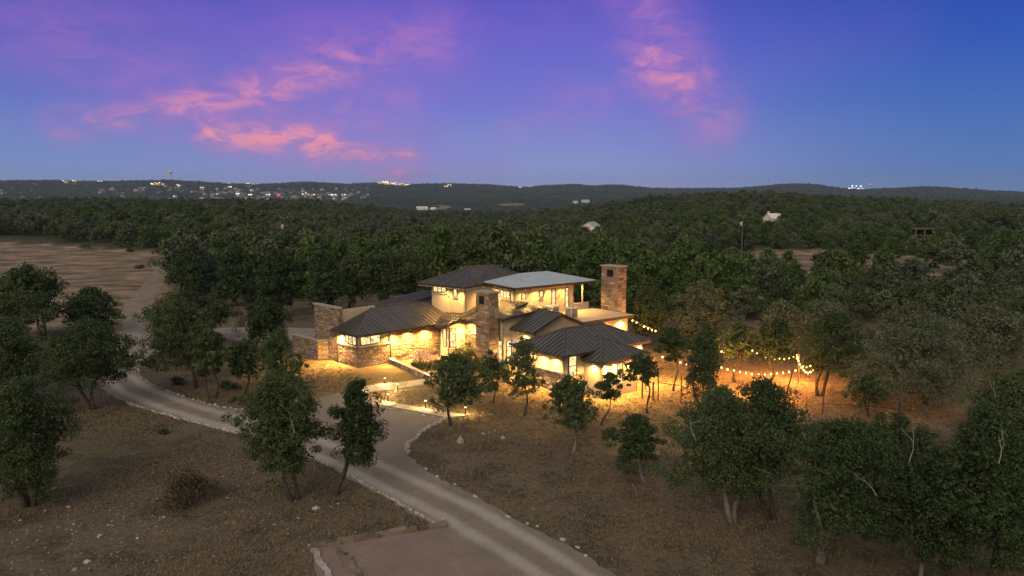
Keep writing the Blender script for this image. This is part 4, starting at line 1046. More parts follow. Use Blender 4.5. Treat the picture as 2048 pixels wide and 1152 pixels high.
for k in range(5):
    mb = MB(); z = .75+.24*k; mb.tube([(.07*(bx-ax), .07*(by-ay), z), (.93*(bx-ax), .93*(by-ay), z)], .03, 6); mb.build('rung', M['wood'], rk)

# ------------------------------------------------------------------ trees
def leaf_quads(cent, sig, n_each, size, seed, flat=.75, up=.35, hull=None):
    r = np.random.default_rng(seed); nc = len(cent)
    c = np.repeat(np.asarray(cent), n_each, axis=0); N = len(c)
    sg = np.repeat(np.asarray(sig), n_each)[:, None]
    dd = r.normal(size=(N, 3)); dd /= np.linalg.norm(dd, axis=1)[:, None]
    p = c + dd*sg*(r.random((N, 1))**.45)*1.45*np.array([1, 1, flat])
    nr = r.normal(size=(N, 3)) + dd*.5; nr[:, 2] += up; nr /= np.linalg.norm(nr, axis=1)[:, None]
    a = np.cross(nr, r.normal(size=(N, 3))); a /= np.linalg.norm(a, axis=1)[:, None]; b = np.cross(nr, a)
    s = size*r.uniform(.45, 1.6, (N, 1)); e = s*.52
    V_ = np.stack([p-a*s, p-b*e+nr*e*.25, p+a*s, p+b*e+nr*e*.25], axis=1).reshape(-1, 3)
    return V_
def crown_centres(seed, rx, z0, z1, dx, n, dy=0.0):
    """clump centres in a lumpy, flat-bottomed dome"""
    r = random.Random(seed); ph = [r.uniform(0, 6.28) for _ in range(6)]; out = []; sg = []
    tries = 0
    while len(out) < n and tries < n*40:
        tries += 1
        t = r.random()**.85; w = r.uniform(0, 2*math.pi)
        prof = (math.sin(math.pi*min(1, (t*.86+.14)))**.62)
        lump = (1 + .26*math.sin(2*w+ph[0]+3*t) + .20*math.sin(3*w+ph[1]-4*t) + .15*math.sin(5*w+ph[2]+7*t))*(1.14 if r.random() < .12 else 1)
        rr = rx*prof*lump*math.sqrt(r.uniform(.18, 1.0))*.86
        x, y = dx + rr*math.cos(w), dy + rr*math.sin(w)
        z = z0 + (z1-z0)*(t*.93+.02) + .06*(z1-z0)*math.sin(2*w+ph[3])
        out.append((x, y, z)); sg.append(r.uniform(.6, 1.35))
    return out, sg
def tree_trunk(seed, stems, cents, z0, z1, dx, r0, n_br):
    r = random.Random(seed); mb = MB(); forks = []
    for s in range(stems):
        a = r.uniform(0, 6.28) if stems > 2 else (math.pi*s + r.uniform(-.5, .5))
        off = .12*(stems > 1); sp = (.35 + .25*(z1-z0)*.3)*(stems > 1)
        ztop = z0 + (z1-z0)*r.uniform(.45, .62)
        pts = []; n = 7
        ex, ey = dx*.85 + sp*math.cos(a)*1.4, sp*math.sin(a)*1.4
        w1, w2 = r.uniform(0, 6.28), r.uniform(0, 6.28)
        for i in range(n+1):
            t = i/n; wob = .14*(z0+1.2)*math.sin(math.pi*t)
            pts.append((off*math.cos(a)*(1-t) + ex*t**1.25 + wob*math.sin(4.1*t+w1), off*math.sin(a)*(1-t) + ey*t**1.2 + wob*math.cos(4.7*t+w2), -.25 + (ztop+.25)*t))
        rad_ = [r0*(1.25 if i == 0 else 1.0)*(1-.68*i/n)*(1 if stems == 1 else .78) for i in range(n+1)]
        mb.tube(pts, rad_, 7); forks += [(Vector(p), q) for p, q in zip(pts[3:], rad_[3:])]
    idx = list(range(len(cents))); r.shuffle(idx)
    for i in idx[:n_br]:
        e = Vector(cents[i]); cand = [f for f in forks if f[0].z < e.z-.05] or forks[:1]
        f, fr_ = min(cand, key=lambda q: (q[0]-e).length + .6*abs(q[0].z-e.z))
        m1 = f.lerp(e, .35) + Vector((r.uniform(-.2, .2), r.uniform(-.2, .2), r.uniform(.0, .3))); m2 = f.lerp(e, .7) + Vector((r.uniform(-.25, .25), r.uniform(-.25, .25), r.uniform(-.05, .25)))
        k = min(fr_*.6, r0*.4); mb.tube([f, m1, m2, e], [k, k*.7, k*.42, k*.15], 5, False)
    return mb
def twig_mesh(seed, L, mat):
    r = random.Random(seed); mb = MB()
    def grow(p, d_, l, rr, dep):
        q = p; pts = [p]
        for i in range(4):
            d_ = (d_ + Vector((r.uniform(-.5, .5), r.uniform(-.5, .5), r.uniform(-.35, .4)))).normalized(); q = q + d_*l/4; pts.append(q)
            if dep < 2 and i > 0 and r.random() < .75:
                grow(q, (d_ + Vector((r.uniform(-1, 1), r.uniform(-1, 1), r.uniform(-.4, .8)))).normalized(), l*.55, rr*.6, dep+1)
        mb.tube(pts, [rr, rr*.85, rr*.7, rr*.5, rr*.25], 4, False)
    grow(Vector((0, 0, 0)), Vector((.5, .1, .8)).normalized(), L, .026, 0)
    return mesh_from('dead_branch', mb.v, mb.f, mat)
DEAD = {21: 0, 23: 1, 24: 0, 25: 1, 0: 0, 26: 1, 33: 1}
for i, (x, y, h, rx, dx, cb, st, lab) in enumerate(HERO_TREES):
    t = empty('live_oak', (x, y, ground_z(x, y)), lab, 'oak tree')
    near = y < 62; dist = math.hypot(x, y)
    ht = h-cb
    area = rx*rx*3.0 + rx*ht*3
    dens = .55 if rx > 3.2 else .50
    ls = .068 if y < 55 else (.082 if y < 75 else (.115 if y < 100 else .17))
    n_leaf = int(min(26000, max(3400, area*3.0/(ls*ls*1.05)*.42)))
    ncl = int(max(40, min(260, area*2.6)))
    cents, sg = crown_centres(500+i, rx, cb, h*.97, dx, ncl)
    base_sig = .155*(rx+ht*.5)/1.5*(1.15 if ncl < 60 else .95)
    thin = i in (13, 14, 16)
    if thin: n_leaf = int(n_leaf*.7)
    leaf_v = leaf_quads(cents, [q*base_sig*.62 for q in sg], max(12, n_leaf//ncl), ls, 900+i)
    ctr = np.array([dx, 0, cb+ht*.5]); core = ctr + (np.array(cents)-ctr)*np.array([.62, .62, .66])
    leaf_v = np.concatenate([leaf_v, leaf_quads(core, [base_sig*.8]*ncl, max(4, n_leaf//ncl//11), ls*2.3, 950+i)])
    grey = i in (31, 32, 33, 35, 36, 37)
    obj('crown', quads_mesh('oak_crown', leaf_v, 4, M['grey_oak'] if grey else M['oak']), t)
    pale = i in (20, 21, 23, 24, 15)
    r0 = .066*h**.5*(1.25 if rx > 3 else 1.0)*(.55 if thin else .8 if i in (20, 24, 12, 17, 18) else 1)
    tr = tree_trunk(70+i, st, cents, cb, h, dx, r0, 26 if y < 80 else 12)
    to = tr.build('trunk', M['pale_bark'] if pale else M['bark'], t, True)
    if i in DEAD:
        r = random.Random(i)
        for k in range(DEAD[i]+1):
            a = r.uniform(3.6, 5.6); tw = obj('dead_branch', twig_mesh(i*7+k, r.uniform(.8, 1.4), M['dead_wood']), t, (dx+rx*.8*math.cos(a), rx*.8*math.sin(a), cb+ht*r.uniform(.25, .8)))
            tw.rotation_euler = (0, 0, r.uniform(0, 6.28))

# shared crowns for the wood
def wood_crown(seed, kind):
    r = random.Random(seed)
    if kind == 'juniper': rx, z0, z1, n, ne, ls = 2.3, .2, 5.2, 60, 30, .21
    elif kind == 'grey_oak': rx, z0, z1, n, ne, ls = 3.2, 1.2, 6.0, 60, 30, .24
    else: rx, z0, z1, n, ne, ls = 3.1, 1.0, 5.8, 64, 32, .24
    c, sg = crown_centres(seed, rx, z0, z1, 0, n)
    return quads_mesh(kind+'_crown', leaf_quads(c, [q*.55 for q in sg], ne, ls, seed), 4, M['wood_oak' if kind == 'oak' else kind]), c, z0, z1
WOOD = {}
for kind in ('oak', 'grey_oak', 'juniper'):
    WOOD[kind] = []
    for k in range(4):
        me, c, z0, z1 = wood_crown(3000+k*17+len(kind), kind)
        tm = tree_trunk(k+40, 1 if kind == 'juniper' else 2, c, max(z0, .8), z1, 0, .17, 10)
        WOOD[kind].append((me, mesh_from(kind+'_trunk', tm.v, tm.f, M['pale_bark'] if kind == 'grey_oak' else M['bark'], True)))
FB = [(0, 478), (330, 498), (350, 590), (480, 600), (620, 606), (650, 590), (860, 590), (1260, 628), (1400, 640), (1500, 655), (1680, 655), (1760, 652), (1850, 680), (2048, 720)]
pts_near, pts_far = [], []
rw = np.random.default_rng(5)
def noise2(x, y): return .5+.25*math.sin(x*.031+2.1*math.sin(y*.017))+.25*math.sin(y*.043+1.7*math.sin(x*.023+1))
r_ = 92.0
while r_ < 760:
    cell = 4.7 + r_*.0036
    n = int(rad(78)*r_/cell)
    for j in range(n):
        a = rad(-39) + rad(78)*(j+rw.uniform(.05, .95))/n; rr = r_ + rw.uniform(-.5, .5)*cell
        x, y = rr*math.sin(a), rr*math.cos(a); z = ground_z(x, y)
        k = 1024+1615*x/y; py = 384+1615*(18-z)/y
        kk = min(2048, max(0, k)); lim = lerp_table(FB, kk)
        if py > lim: continue
        if k > 2048 and y < 110: continue
        # keep the open ground open, also from crowns standing in front of it
        xs, ys = x*(1+4/y), y+4
        if in_poly(x, y, FIELD_POLY) or any(in_poly(x, y, P) and rw.random() > (.14 if n_ == 0 else 0) for n_, P in enumerate(CLEAR_POLYS)): continue
        if -60 < x < 45 and math.hypot(x-W(FM, 22, 0)[0], y-W(FM, 22, 0)[1]) < 22: continue
        if noise2(x*1.9+40, y*1.9) < .19 + rw.uniform(-.05, .05) and rr > 170: continue
        nz = noise2(x, y)
        kind = 'juniper' if (nz + rw.uniform(-.33, .33) > (.45 if k < 400 else .64 if k < 1230 else .50)) else ('grey_oak' if rw.random() < .45 else 'oak')
        sc = rw.uniform(.52, 1.5)*(.72 + .46*noise2(x*1.1+7, y*1.1))*(.9 if 1380 < k < 1980 and rr < 245 else 1)*(1.18 if r_ < 175 and k < 1300 else 1.0)
        pts_near.append((rr, x, y, z, kind, sc, rw.uniform(0, 6.28), int(rw.integers(4))))
    r_ += cell
pts_near.sort()
N_THINGS = 225
KIND_L = {'oak': 'dark green oak', 'grey_oak': 'dull grey-green oak', 'juniper': 'deep green dense juniper'}
ZONES = [(350, 'at the edge of the dry field'), (480, 'in the wood behind the gravel court'), (640, 'in the wood left of the tall stone wall'), (760, 'in the wood above the left wing roof'),
         (880, 'in the wood left of the tower roof'), (1000, 'in the wood right behind the tower roof'), (1110, 'in the wood behind the middle of the flat roof'), (1200, 'in the wood between flat roof and rear chimney'),
         (1290, 'in the wood just right of the rear chimney'), (1400, 'in the thicket above the right wing'), (1520, 'in the thicket above the string lights'), (1640, 'in the thicket above the right end of the string lights'),
         (1760, 'in the thicket behind the bare patch'), (1880, 'in the thicket right of the bare patch'), (3000, 'in the thicket at the right edge')]
def zone_label(kind, k, rr):
    z = next(t for lim, t in ZONES if k <= lim)
    row = 'front-row' if rr < 135 else ('second-row' if rr < 158 else 'third-row')
    lab = f"{row} {KIND_L[kind]} {z}"
    return lab, f"{KIND_L[kind]}s {z}, {row}"
for (rr, x, y, z, kind, sc, rot, vi) in pts_near[:N_THINGS]:
    k = 1024+1615*x/y
    lab, grp = zone_label(kind, k, rr)
    t = empty('juniper_tree' if kind == 'juniper' else 'oak_tree', (x, y, z), lab, 'juniper tree' if kind == 'juniper' else 'oak tree', grp, rot)
    t.scale = (sc, sc, sc*random.uniform(.9, 1.15))
    obj('crown', WOOD[kind][vi][0], t); obj('trunk', WOOD[kind][vi][1], t)
def scatter(name, pts, meshes, label):
    """points (x,y,z,scale,rot,index) -> one object that instances the given meshes"""
    col = bpy.data.collections.new(name+'_sources')
    for k, me in enumerate(meshes):
        o = bpy.data.objects.new(f'{name}_source_{k:02d}', me); col.objects.link(o)
    me = bpy.data.meshes.new(name); me.from_pydata([p[:3] for p in pts], [], [])
    for nm, ty, dat in (('scl', 'FLOAT', [p[3] for p in pts]), ('rot', 'FLOAT', [p[4] for p in pts]), ('idx', 'INT', [p[5] for p in pts])):
        a = me.attributes.new(nm, ty, 'POINT'); a.data.foreach_set('value', dat)
    ng = bpy.data.node_groups.new(name+'_scatter', 'GeometryNodeTree')
    ng.interface.new_socket('Geometry', in_out='INPUT', socket_type='NodeSocketGeometry'); ng.interface.new_socket('Geometry', in_out='OUTPUT', socket_type='NodeSocketGeometry')
    N = ng.nodes; L = ng.links
    gi, go = N.new('NodeGroupInput'), N.new('NodeGroupOutput')
    ci = N.new('GeometryNodeCollectionInfo'); ci.inputs['Collection'].default_value = col; ci.inputs['Separate Children'].default_value = True; ci.inputs['Reset Children'].default_value = True
    ip = N.new('GeometryNodeInstanceOnPoints'); ip.inputs['Pick Instance'].default_value = True
    def att(nm, ty):
        n = N.new('GeometryNodeInputNamedAttribute'); n.data_type = ty; n.inputs['Name'].default_value = nm; return n.outputs[0]
    cb_ = N.new('ShaderNodeCombineXYZ'); L.new(att('rot', 'FLOAT'), cb_.inputs[2])
    L.new(gi.outputs[0], ip.inputs['Points']); L.new(ci.outputs[0], ip.inputs['Instance']); L.new(att('idx', 'INT'), ip.inputs['Instance Index'])
    L.new(att('scl', 'FLOAT'), ip.inputs['Scale']); L.new(cb_.outputs[0], ip.inputs['Rotation'])
    L.new(ip.outputs[0], go.inputs[0])
    o = obj(name, me); md = o.modifiers.new('scatter', 'NODES'); md.node_group = ng
    setp(o, label, kind='stuff'); return o
order = ['oak', 'grey_oak', 'juniper']; allm = [w[0] for kd in order for w in WOOD[kd]]
# past the near trees the wood is one mass
scatter('woodland', [(x, y, z, sc, rot, order.index(kind)*4+vi) for (rr, x, y, z, kind, sc, rot, vi) in pts_near[N_THINGS:]], allm, 'dense oak and juniper woodland stretching to the low hill')
# hazy far wood: patches of crowns
def patch_mesh(seed):
    r = random.Random(seed); c = []; s = []
    for q in range(11):
        px, py = r.uniform(-15, 15), r.uniform(-15, 15); h = r.uniform(2.5, 5.0)
        for m in range(3): c.append((px+r.uniform(-1.5, 1.5), py+r.uniform(-1.5, 1.5), h*r.uniform(.4, .9))); s.append(r.uniform(1.4, 2.2))
    return quads_mesh('far_patch', leaf_quads(c, s, 9, .95, seed, .7, .8), 4, M['far_tree'])
PATCH = [patch_mesh(s) for s in range(6)]
LIT_K = [(1024+1615*x/y, math.hypot(x, y), 3+w*.25) for (x, y), w, c in FAR_LIT]
r_ = 740.0
def sub_zone(k, rr): return 180 < k < 760 and 2700 < rr < 4300
while r_ < 5200:
    cell = 17 + (r_-740)*.006
    n = int(rad(76)*r_/cell)
    for j in range(n):
        a = rad(-38)+rad(76)*(j+rw.random())/n; rr = r_+rw.uniform(-.5, .5)*cell; x, y = rr*math.sin(a), rr*math.cos(a); k = 1024+1615*x/y
        if noise2(x*.18, y*.18) + rw.uniform(-.3, .3) < .16 and rr < 4600: continue
        if sub_zone(k, rr) and rw.random() < .72: continue
        if far_clear(x, y): continue
        if any(abs(k-lk) < lw_ and -420 < rr-lr < 30 for lk, lr, lw_ in LIT_K): continue
        pts_far.append((x, y, ground_z(x, y)-.3, rw.uniform(.8, 1.35)*cell/17*.95, rw.uniform(0, 6.28), int(rw.integers(6))))
    r_ += cell
scatter('far_forest', pts_far, PATCH, 'hazy far forest covering the valley and the ridge')

# shrubs
def shrub(x, y, rx, h, mat, label, cat='shrub', group=None, nl=900, ls=.09, name='shrub', seed=0):
    t = empty(name, (x, y, ground_z(x, y)), label, cat, group)
    c, sg = crown_centres(4000+seed, rx, .02, h, 0, 16)
    obj('foliage', quads_mesh('shrub_foliage', leaf_quads(c, [q*rx*.3 for q in sg], nl//16, ls, seed), 4, mat), t)
    mb = MB()
    for p in c[:7]: mb.tube([(0, 0, -.05), (p[0]*.5, p[1]*.5, p[2]*.6), p], [.025, .018, .008], 4, False)
    mb.build('stem', M['bark'], t)
sl = ['sprawling dry brown shrub on the stony ground in the left foreground', 'tiny yellow-green yucca tuft in the left foreground', 'dark grass clump at the left of the driveway island', 'dark clump under the back of the driveway island',
      'low shrub at the middle of the driveway island, left of two', 'low shrub at the middle of the driveway island, right of two', 'grass clump by the right end of the driveway island', 'rounded shrub at the right tip of the driveway island']
for i, (x, y) in enumerate(SHRUBS):
    shrub(x, y, [1.9, .35, .7, .6, .55, .5, .7, .8][i], [1.5, .4, .6, .5, .5, .45, .5, .6][i], M['dry_shrub'] if i == 0 else M['shrub'] if i in (1, 6, 7) else M['oak'], sl[i], seed=i, nl=2600 if i == 0 else 700, ls=.07 if i == 0 else .08)
fb_ = [(-129.5, 245.0, 1.6, 1.4, 'small round bush on the dry field near its far edge, left one'), (-112.0, 236.0, 1.3, 1.1, 'small round bush on the dry field near its far edge, right one'),
       (-88.0, 190.0, 1.0, .7, 'low scrub clump at the right side of the dry field'), (-101.0, 170.0, .9, .6, 'low scrub clump in the middle of the dry field'), (-96.0, 133.0, 1.0, .7, 'low scrub clump low on the dry field')]
for i, (x, y, rx, h, lab) in enumerate(fb_): shrub(x, y, rx, h, M['juniper'] if i < 2 else M['dry_shrub'], lab, 'bush', seed=60+i, nl=700, ls=.16, name='field_bush')
bl = ['round green shrub against the stone wall at the left of the flower bed', 'wide mauve-flowering shrub in the flower bed', 'green shrub by the stone wall behind the mauve one', 'low pale shrub under the bay window',
      'bright lime green shrub left of the front chimney', 'dark green perennials at the right of the mauve shrub', 'yellow-green ground shrub at the garden wall', 'tall yellow-green shrub at the foot of the front chimney',
      'leafy shrub in front of the chimney foot', 'low shrub beside the entry walk, below the lime shrub', 'leafy shrub at the lit entrance windows', 'shrub at the foot of the right wing stone wall']
for i, (x, y) in enumerate(BED_SHRUBS):
    shrub(x, y, [.95, 1.7, .9, .9, 1.3, 1.2, 1.3, .9, 1.1, .8, 1.2, .9][i], [1.3, 1.25, 1.0, .7, 1.9, .8, .6, 1.8, 1.5, .7, 1.5, .9][i], M['lavender'] if i == 1 else M['shrub'], bl[i], seed=30+i, nl=1500, ls=.08)

# dry grass, loose pebbles
def on_open_ground(x, y):
    if in_poly(x, y, DRIVE_POLY): return False
    d_ = Vector((x-O_H[0], y-O_H[1])); u = d_.x*FM[2]+d_.y*FM[3]; v = d_.x*FM[4]+d_.y*FM[5]
    if -1 < u < 31 and -11.6 < v < 12: return False
    if 9 < u < 22 and -23 < v < -10: return False
    return True
gp_, gs_ = [], []
while len(gp_) < 42000:
    y = 33 + 62*rw.random()**1.25; x = y*rw.uniform(-.66, .68)
    if not on_open_ground(x, y): continue
    if noise2(x*7, y*7)*.6+noise2(x*2.3+9, y*2.3)*.4+rw.uniform(-.16, .16) < .46: continue
    gp_.append((x, y, ground_z(x, y))); gs_.append(rw.uniform(.6, 1.25)*(y/50)**.5)
gp_, gs_ = np.array(gp_), np.array(gs_)[:, None]
tri = []
for b in range(5):
    N_ = len(gp_); a = rw.uniform(0, 6.28, N_); off = rw.normal(size=(N_, 2))*.10
    base_ = gp_.copy(); base_[:, :2] += off
    lean = np.stack([np.cos(a), np.sin(a)], 1)*rw.uniform(.04, .2, (N_, 1)); wv = np.stack([-np.sin(a), np.cos(a), 0*a], 1)*.028*gs_
    tip = base_.copy(); tip[:, :2] += lean*gs_; tip[:, 2] += rw.uniform(.04, .13, N_)*gs_[:, 0]
    tri.append(np.stack([base_-wv, base_+wv, tip], 1))
gme = quads_mesh('dry_grass', np.concatenate(tri).reshape(-1, 3), 3, M['grass'])
setp(obj('dry_grass', gme), 'short dry grass tufts over the open ground round the house', kind='stuff')
pv = []
PB = [(-.5, -.5, 0), (.5, -.45, 0), (.45, .5, 0), (-.5, .45, 0), (-.25, -.2, .5), (.3, -.25, .42), (.25, .28, .5), (-.3, .25, .4)]
PF = [(0, 1, 5, 4), (1, 2, 6, 5), (2, 3, 7, 6), (3, 0, 4, 7), (4, 5, 6, 7)]
V_, F_ = [], []
cl = [(-21, 50), (-24, 44), (-26.5, 41.5), (-20, 41), (-17.5, 48), (-24, 38), (-19, 37), (-12, 43), (-15, 51), (-28, 40)]
for i in range(620):
    cx, cy_ = cl[i % len(cl)]; x, y = cx+rw.normal()*2.0, cy_+rw.normal()*2.0
    if i % 4 == 0: y = rw.uniform(34, 75); x = y*rw.uniform(-.62, .45)
    if not on_open_ground(x, y): continue
    s = rw.uniform(.03, .085)*(1.7 if rw.random() < .06 else 1); a = rw.uniform(0, 6.28); z = ground_z(x, y); k = len(V_)
    for px, py, pz in PB: V_.append((x+s*1.4*(px*math.cos(a)-py*math.sin(a)), y+s*1.4*(px*math.sin(a)+py*math.cos(a)), z-.01+pz*s))
    F_ += [tuple(k+q for q in f) for f in PF]
setp(obj('pebbles', mesh_from('pebbles', V_, F_, M['limestone'])), 'loose white limestone pebbles strewn over the dry ground', kind='stuff')

# ------------------------------------------------------------------ far things
def gabled(name, L, D, h, rh, wall, roofm, mats_extra=(), parent=None, over=.3):
    """walls and a gabled roof as two meshes"""
    mb = MB(); mb.v = [(-L/2, -D/2, 0), (L/2, -D/2, 0), (L/2, D/2, 0), (-L/2, D/2, 0), (-L/2, -D/2, h), (L/2, -D/2, h), (L/2, D/2, h), (-L/2, D/2, h), (-L/2, 0, h+rh), (L/2, 0, h+rh)]
    mb.f = [(0, 1, 5, 4), (2, 3, 7, 6), (1, 2, 6, 9, 5), (3, 0, 4, 8, 7), (3, 2, 1, 0)]
    mb.build('wall', wall, parent)
    r = MB(); k = rh/(D/2)
    for s in (-1, 1):
        q = [(-L/2-over, s*(D/2+over), h-over*k), (L/2+over, s*(D/2+over), h-over*k), (L/2+over, 0, h+rh), (-L/2-over, 0, h+rh)]
        if s > 0: q.reverse()
        r.solid([(x, y, z+.02) for x, y, z in q], [(x, y, z+.2) for x, y, z in q])
    r.build('roof', roofm, parent)
def place(site): x, y = SITES[site]; return x, y, ground_z(x, y)
# metal-roofed shed in the wood
x, y, z = place('shed')
t = empty('shed', (x, y, z+3.0), 'small cream shed with a pale metal roof peeking out of the wood', 'shed', None, rad(62))
gabled('shed', 6.0, 5.0, 3.4, 1.5, M['white_wall'], M['grey_metal'], parent=t)
mb = MB(); mb.box(-3.06, -3.01, -.6, .6, .1, 2.4); mb.build('door', M['dark'], t)
mb = MB(); mb.box(1.0, 2.0, -2.56, -2.51, 1.2, 2.2); mb.build('window', M['dark'], t)
x, y, z = place('white')
t = empty('white_house', (x, y, z+.5), 'white gabled house half hidden in trees on the wooded hill', 'house', None, rad(25))
gabled('white_house', 6.0, 5.0, 3.8, 1.8, M['white_wall'], M['white_wall'], parent=t)
for wx in (-2.5, 1.5):
    mb = MB(); mb.box(wx, wx+1.2, -2.56, -2.51, 1.2, 2.6); mb.build('window', M['dark'], t)
mb = MB(); mb.box(-2.9, -2.3, -.4, .2, 5.0, 6.6); mb.build('chimney', M['white_wall'], t)
x, y, z = place('carport')
t = empty('carport', (x, y, z-.9), 'dark open carport with a flat roof among the right-hand trees', 'carport', None, rad(8))
mb = MB(); mb.box(-6, 6, -3, 3, 3.2, 3.6); mb.build('roof', M['pole'], t)
for px_ in (-5.5, -1.8, 1.8, 5.5):
    mb = MB(); mb.box(px_-.15, px_+.15, -2.8, -2.5, -1, 3.2); mb.build('post', M['wood'], t)
mb = MB(); mb.box(-5.6, 5.6, 2.6, 2.8, -1, 3.2); mb.build('back_wall', M['fascia'], t)
mb = MB(); mb.box(2.0, 5.3, -2.3, -2.1, -1, 2.9); mb.build('door', M['pole'], t)
for site, L, h, lab in (('farm_a', 30, 9, 'white farmhouse far off in the valley, left of the pair'), ('farm_b', 16, 7, 'small white barn beside the far white farmhouse'), ('farm_c', 16, 5, 'grey shed far off in the valley'),
                        ('farm_d', 14, 6, 'tiny white building left of the pale barn behind the hill'), ('farm_e', 24, 8, 'pale barn far off just above the wooded hill')):
    x, y, z = place(site); t = empty('farm_building', (x, y, z+4.0), lab, 'farm building', None, rad(20 if site != 'farm_b' else -30))
    gabled('farm', L, 10, h, 3.2, M['white_wall'] if site != 'farm_c' else M['far_wall'], M['white_wall'] if site in ('farm_a', 'farm_b') else M['grey_metal'], parent=t)
# towers on the ridge
def water_tower(site, hgt, bulb, label, lit=False):
    x, y, z = place(site); t = empty('water_tower', (x, y, z), label, 'water tower')
    mb = MB(); mb.lathe([(bulb*.55, 0), (bulb*.36, hgt*.2), (bulb*.36, hgt*.66), (bulb*.6, hgt*.76)], 14); mb.build('stem', M['white_wall'], t, True)
    mb = MB(); mb.lathe([(bulb*.6, hgt*.76), (bulb*.98, hgt*.84), (bulb, hgt*.90), (bulb*.8, hgt*.97), (bulb*.2, hgt)], 18); mb.build('tank', M['white_wall'], t, True)
water_tower('water_tower', 68, 13, 'pale water tower standing on the far ridge at the left')
water_tower('far_water_tower', 46, 13, 'small water tower beside the bright lights on the right-hand ridge')
x, y, z = place('mast'); mb = MB()
for a in range(3): mb.tube([(2.2*math.cos(a*2.1), 2.2*math.sin(a*2.1), 0), (.3*math.cos(a*2.1), .3*math.sin(a*2.1), 62)], .5, 4)
o = mb.build('radio_mast', M['far_wall'], None, False, (x, y, z)); setp(o, 'thin radio mast rising from the middle of the far ridge', 'mast')
# lit buildings and lamps on the ridges
for i, ((x, y), w, c) in enumerate(FAR_LIT):
    z = ground_z(x, y); t = empty('lit_building', (x, y, z+7), {'w': 'low far building with warm lit windows on the ridge', 'W': 'broad far building ablaze with warm light', 'b': 'far building with a white lamp on the ridge', 'B': 'floodlit white structure on the right-hand ridge'}[c], 'building',
              {'w': 'warm lit buildings on the far ridge', 'W': 'bright warm buildings on the far ridge', 'b': 'white lit buildings on the far ridge', 'B': 'floodlights on the right-hand ridge'}[c])
    gabled('lit', w, 14, 6, 3, M['far_wall'], M['far_roof'], parent=t)
    big = c in 'WB'
    for k in range(max(1, int(w/9))):
        mb = MB(); px_ = -w/2 + (k+.5)*w/max(1, int(w/9)) + random.uniform(-2, 2); s = random.uniform(1.2, 2.6)*(1.5 if big else 1)
        zz = random.uniform(5, 13) if big else random.uniform(2.5, 7); mb.box(px_-s, px_+s, -9.5, -7.3, zz-s*.6, zz+s*.6)
        mb.build('window', M['far_white'] if c in 'bB' else M['far_warm'] if random.random() < .6 else M['far_window'], t)
    if c == 'B':
        mb = MB(); mb.tube([(0, -8, 0), (0, -8, 26)], .6, 4); mb.build('light_mast', M['grey_metal'], t)
        mb = MB(); mb.box(-4, 4, -9.5, -8.2, 22, 27); mb.build('floodlight', M['far_white'], t)
x, y, z = place('red'); t = empty('lit_sign', (x, y, z+5), 'small building with a glowing red sign in the far suburb', 'sign building')
gabled('sign', 18, 12, 5, 2, M['far_wall'], M['far_roof'], parent=t); mb = MB(); mb.box(-5, 5, -8, -6.3, 3.5, 7.5); mb.build('red_sign', M['far_red'], t)
# the suburb on the far slope: every house a thing, a handful of shared shapes
def suburb_mesh(seed, lit):
    r = random.Random(seed); L, D, h, rh = r.uniform(11, 16), r.uniform(9, 12), r.uniform(4, 6.5), r.uniform(2.4, 3.6); V_, F_, I_ = [], [], []
    b = [(-L/2, -D/2), (L/2, -D/2), (L/2, D/2), (-L/2, D/2)]
    V_ = [(x, y, -2) for x, y in b] + [(x, y, h) for x, y in b] + [(-L/2+D*.4, 0, h+rh), (L/2-D*.4, 0, h+rh)]
    F_ = [(0, 1, 5, 4), (1, 2, 6, 5), (2, 3, 7, 6), (3, 0, 4, 7), (4, 5, 9, 8), (6, 7, 8, 9), (5, 6, 9), (7, 4, 8)]; I_ = [0]*4+[1]*4
    for k in range(2):
        x0 = -L*.32 + k*L*.42; w = L*.16; k0 = len(V_); V_ += [(x0, -D/2-.1, h*.3), (x0+w, -D/2-.1, h*.3), (x0+w, -D/2-.1, h*.75), (x0, -D/2-.1, h*.75)]
        F_.append((k0, k0+1, k0+2, k0+3)); I_.append(2 if (lit and k == 0) else 3)
    wm = {0: M['far_window'], 1: M['far_window'], 2: M['far_white']}[lit]
    return mesh_from('suburb_house', V_, F_, [M['far_wall'], M['far_roof'], wm, M['dark']], False, I_)
SUB = [(suburb_mesh(s, l), l) for s, l in ((1, 0), (2, 0), (3, 0), (4, 1), (5, 1), (6, 2))]
SLAB = {0: ('small dark unlit house in the far hillside suburb', 'unlit houses of the far suburb'), 1: ('small house with a warm window in the far hillside suburb', 'warm lit houses of the far suburb'), 2: ('small house with a white light in the far hillside suburb', 'white lit houses of the far suburb')}
n = 0
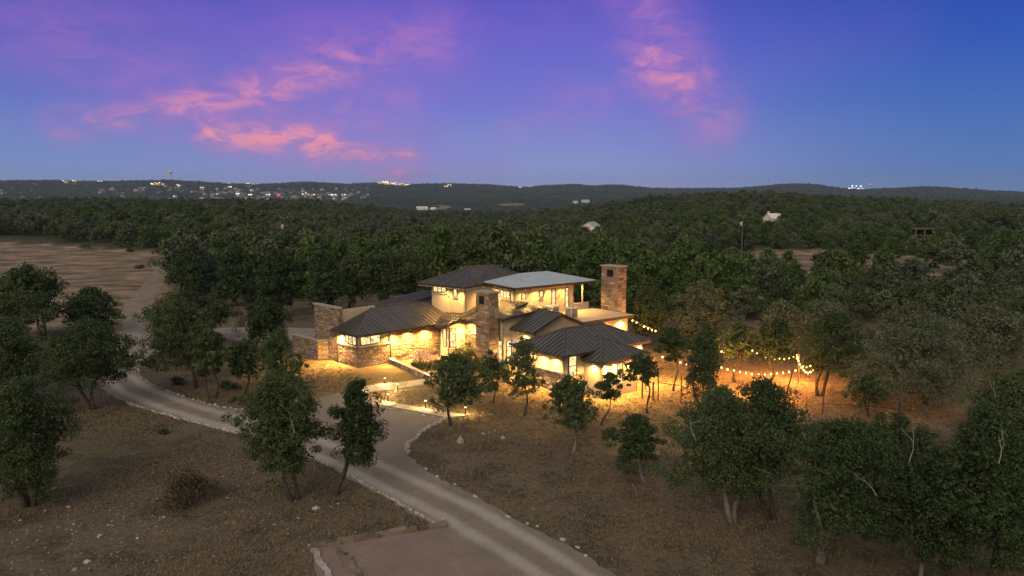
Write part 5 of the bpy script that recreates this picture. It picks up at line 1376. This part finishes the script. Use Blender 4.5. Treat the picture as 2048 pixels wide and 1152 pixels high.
while n < 230:
    k = random.uniform(205, 745) if n < 200 else random.uniform(5, 240); y = random.uniform(2800, 4250)
    if 240 < k < 330 and y > 3700: continue
    if random.random() < .3 and 240 < k < 420: continue
    x = (k-1024)/1615*y; me, l = SUB[random.choices(range(6), (3, 3, 3, 2, 1.5, 2))[0]]
    o = obj('suburb_house', me, None, (x, y, ground_z(x, y)+1.5)); o.rotation_euler = (0, 0, random.uniform(-.9, .9)); s = random.uniform(.9, 1.35); o.scale = (s, s, s)
    setp(o, SLAB[l][0], 'house', SLAB[l][1]); n += 1
# utility poles
def utility_pole(pos, top, label, trans=True):
    x, y = pos; z = ground_z(x, y); t = empty('utility_pole', (x, y, z), label, 'utility pole')
    mb = MB(); mb.tube([(0, 0, -.5), (0, 0, top)], [.17, .12], 8); mb.build('pole', M['pole'], t)
    if trans:
        mb = MB(); mb.box(-1.1, 1.1, -.06, .06, top-.5, top-.36); mb.build('crossarm', M['pole'], t)
        mb = MB(); mb.lathe([(.3, 0), (.36, .1), (.36, 1.0), (.28, 1.15)], 12, (-.45, -.2, top-3.3)); mb.build('transformer', M['grey_metal'], t, True)
        for a in (-.9, .9):
            mb = MB(); mb.lathe([(.05, 0), (.08, .12), (.04, .28)], 8, (a, 0, top-.36)); mb.build('insulator', M['white_wall'], t)
utility_pole(POLE_A, 11.5, 'utility pole with a pale transformer rising out of the left-hand oaks')
utility_pole(POLE_B, 11.6, 'utility pole with a small transformer at the right-hand clearing')
utility_pole(POLE_C, 6.5, 'short bare pole in the oaks left of the transformer pole', False)

# ------------------------------------------------------------------ air between here and the ridge
hm = bpy.data.materials.new('haze'); hm.use_nodes = True; ht = hm.node_tree; ht.nodes.clear()
pv = ht.nodes.new('ShaderNodeVolumePrincipled'); pv.inputs['Color'].default_value = (.50, .65, .92, 1); pv.inputs['Density'].default_value = HAZE_DENSITY
ho_ = ht.nodes.new('ShaderNodeOutputMaterial'); ht.links.new(pv.outputs[0], ho_.inputs['Volume'])
mb = MB(); mb.box(-9600, 9600, -9600, 9600, -70, 175)
hz = mb.build('haze', hm); setp(hz, 'thin evening haze over valley and ridge', kind='stuff')
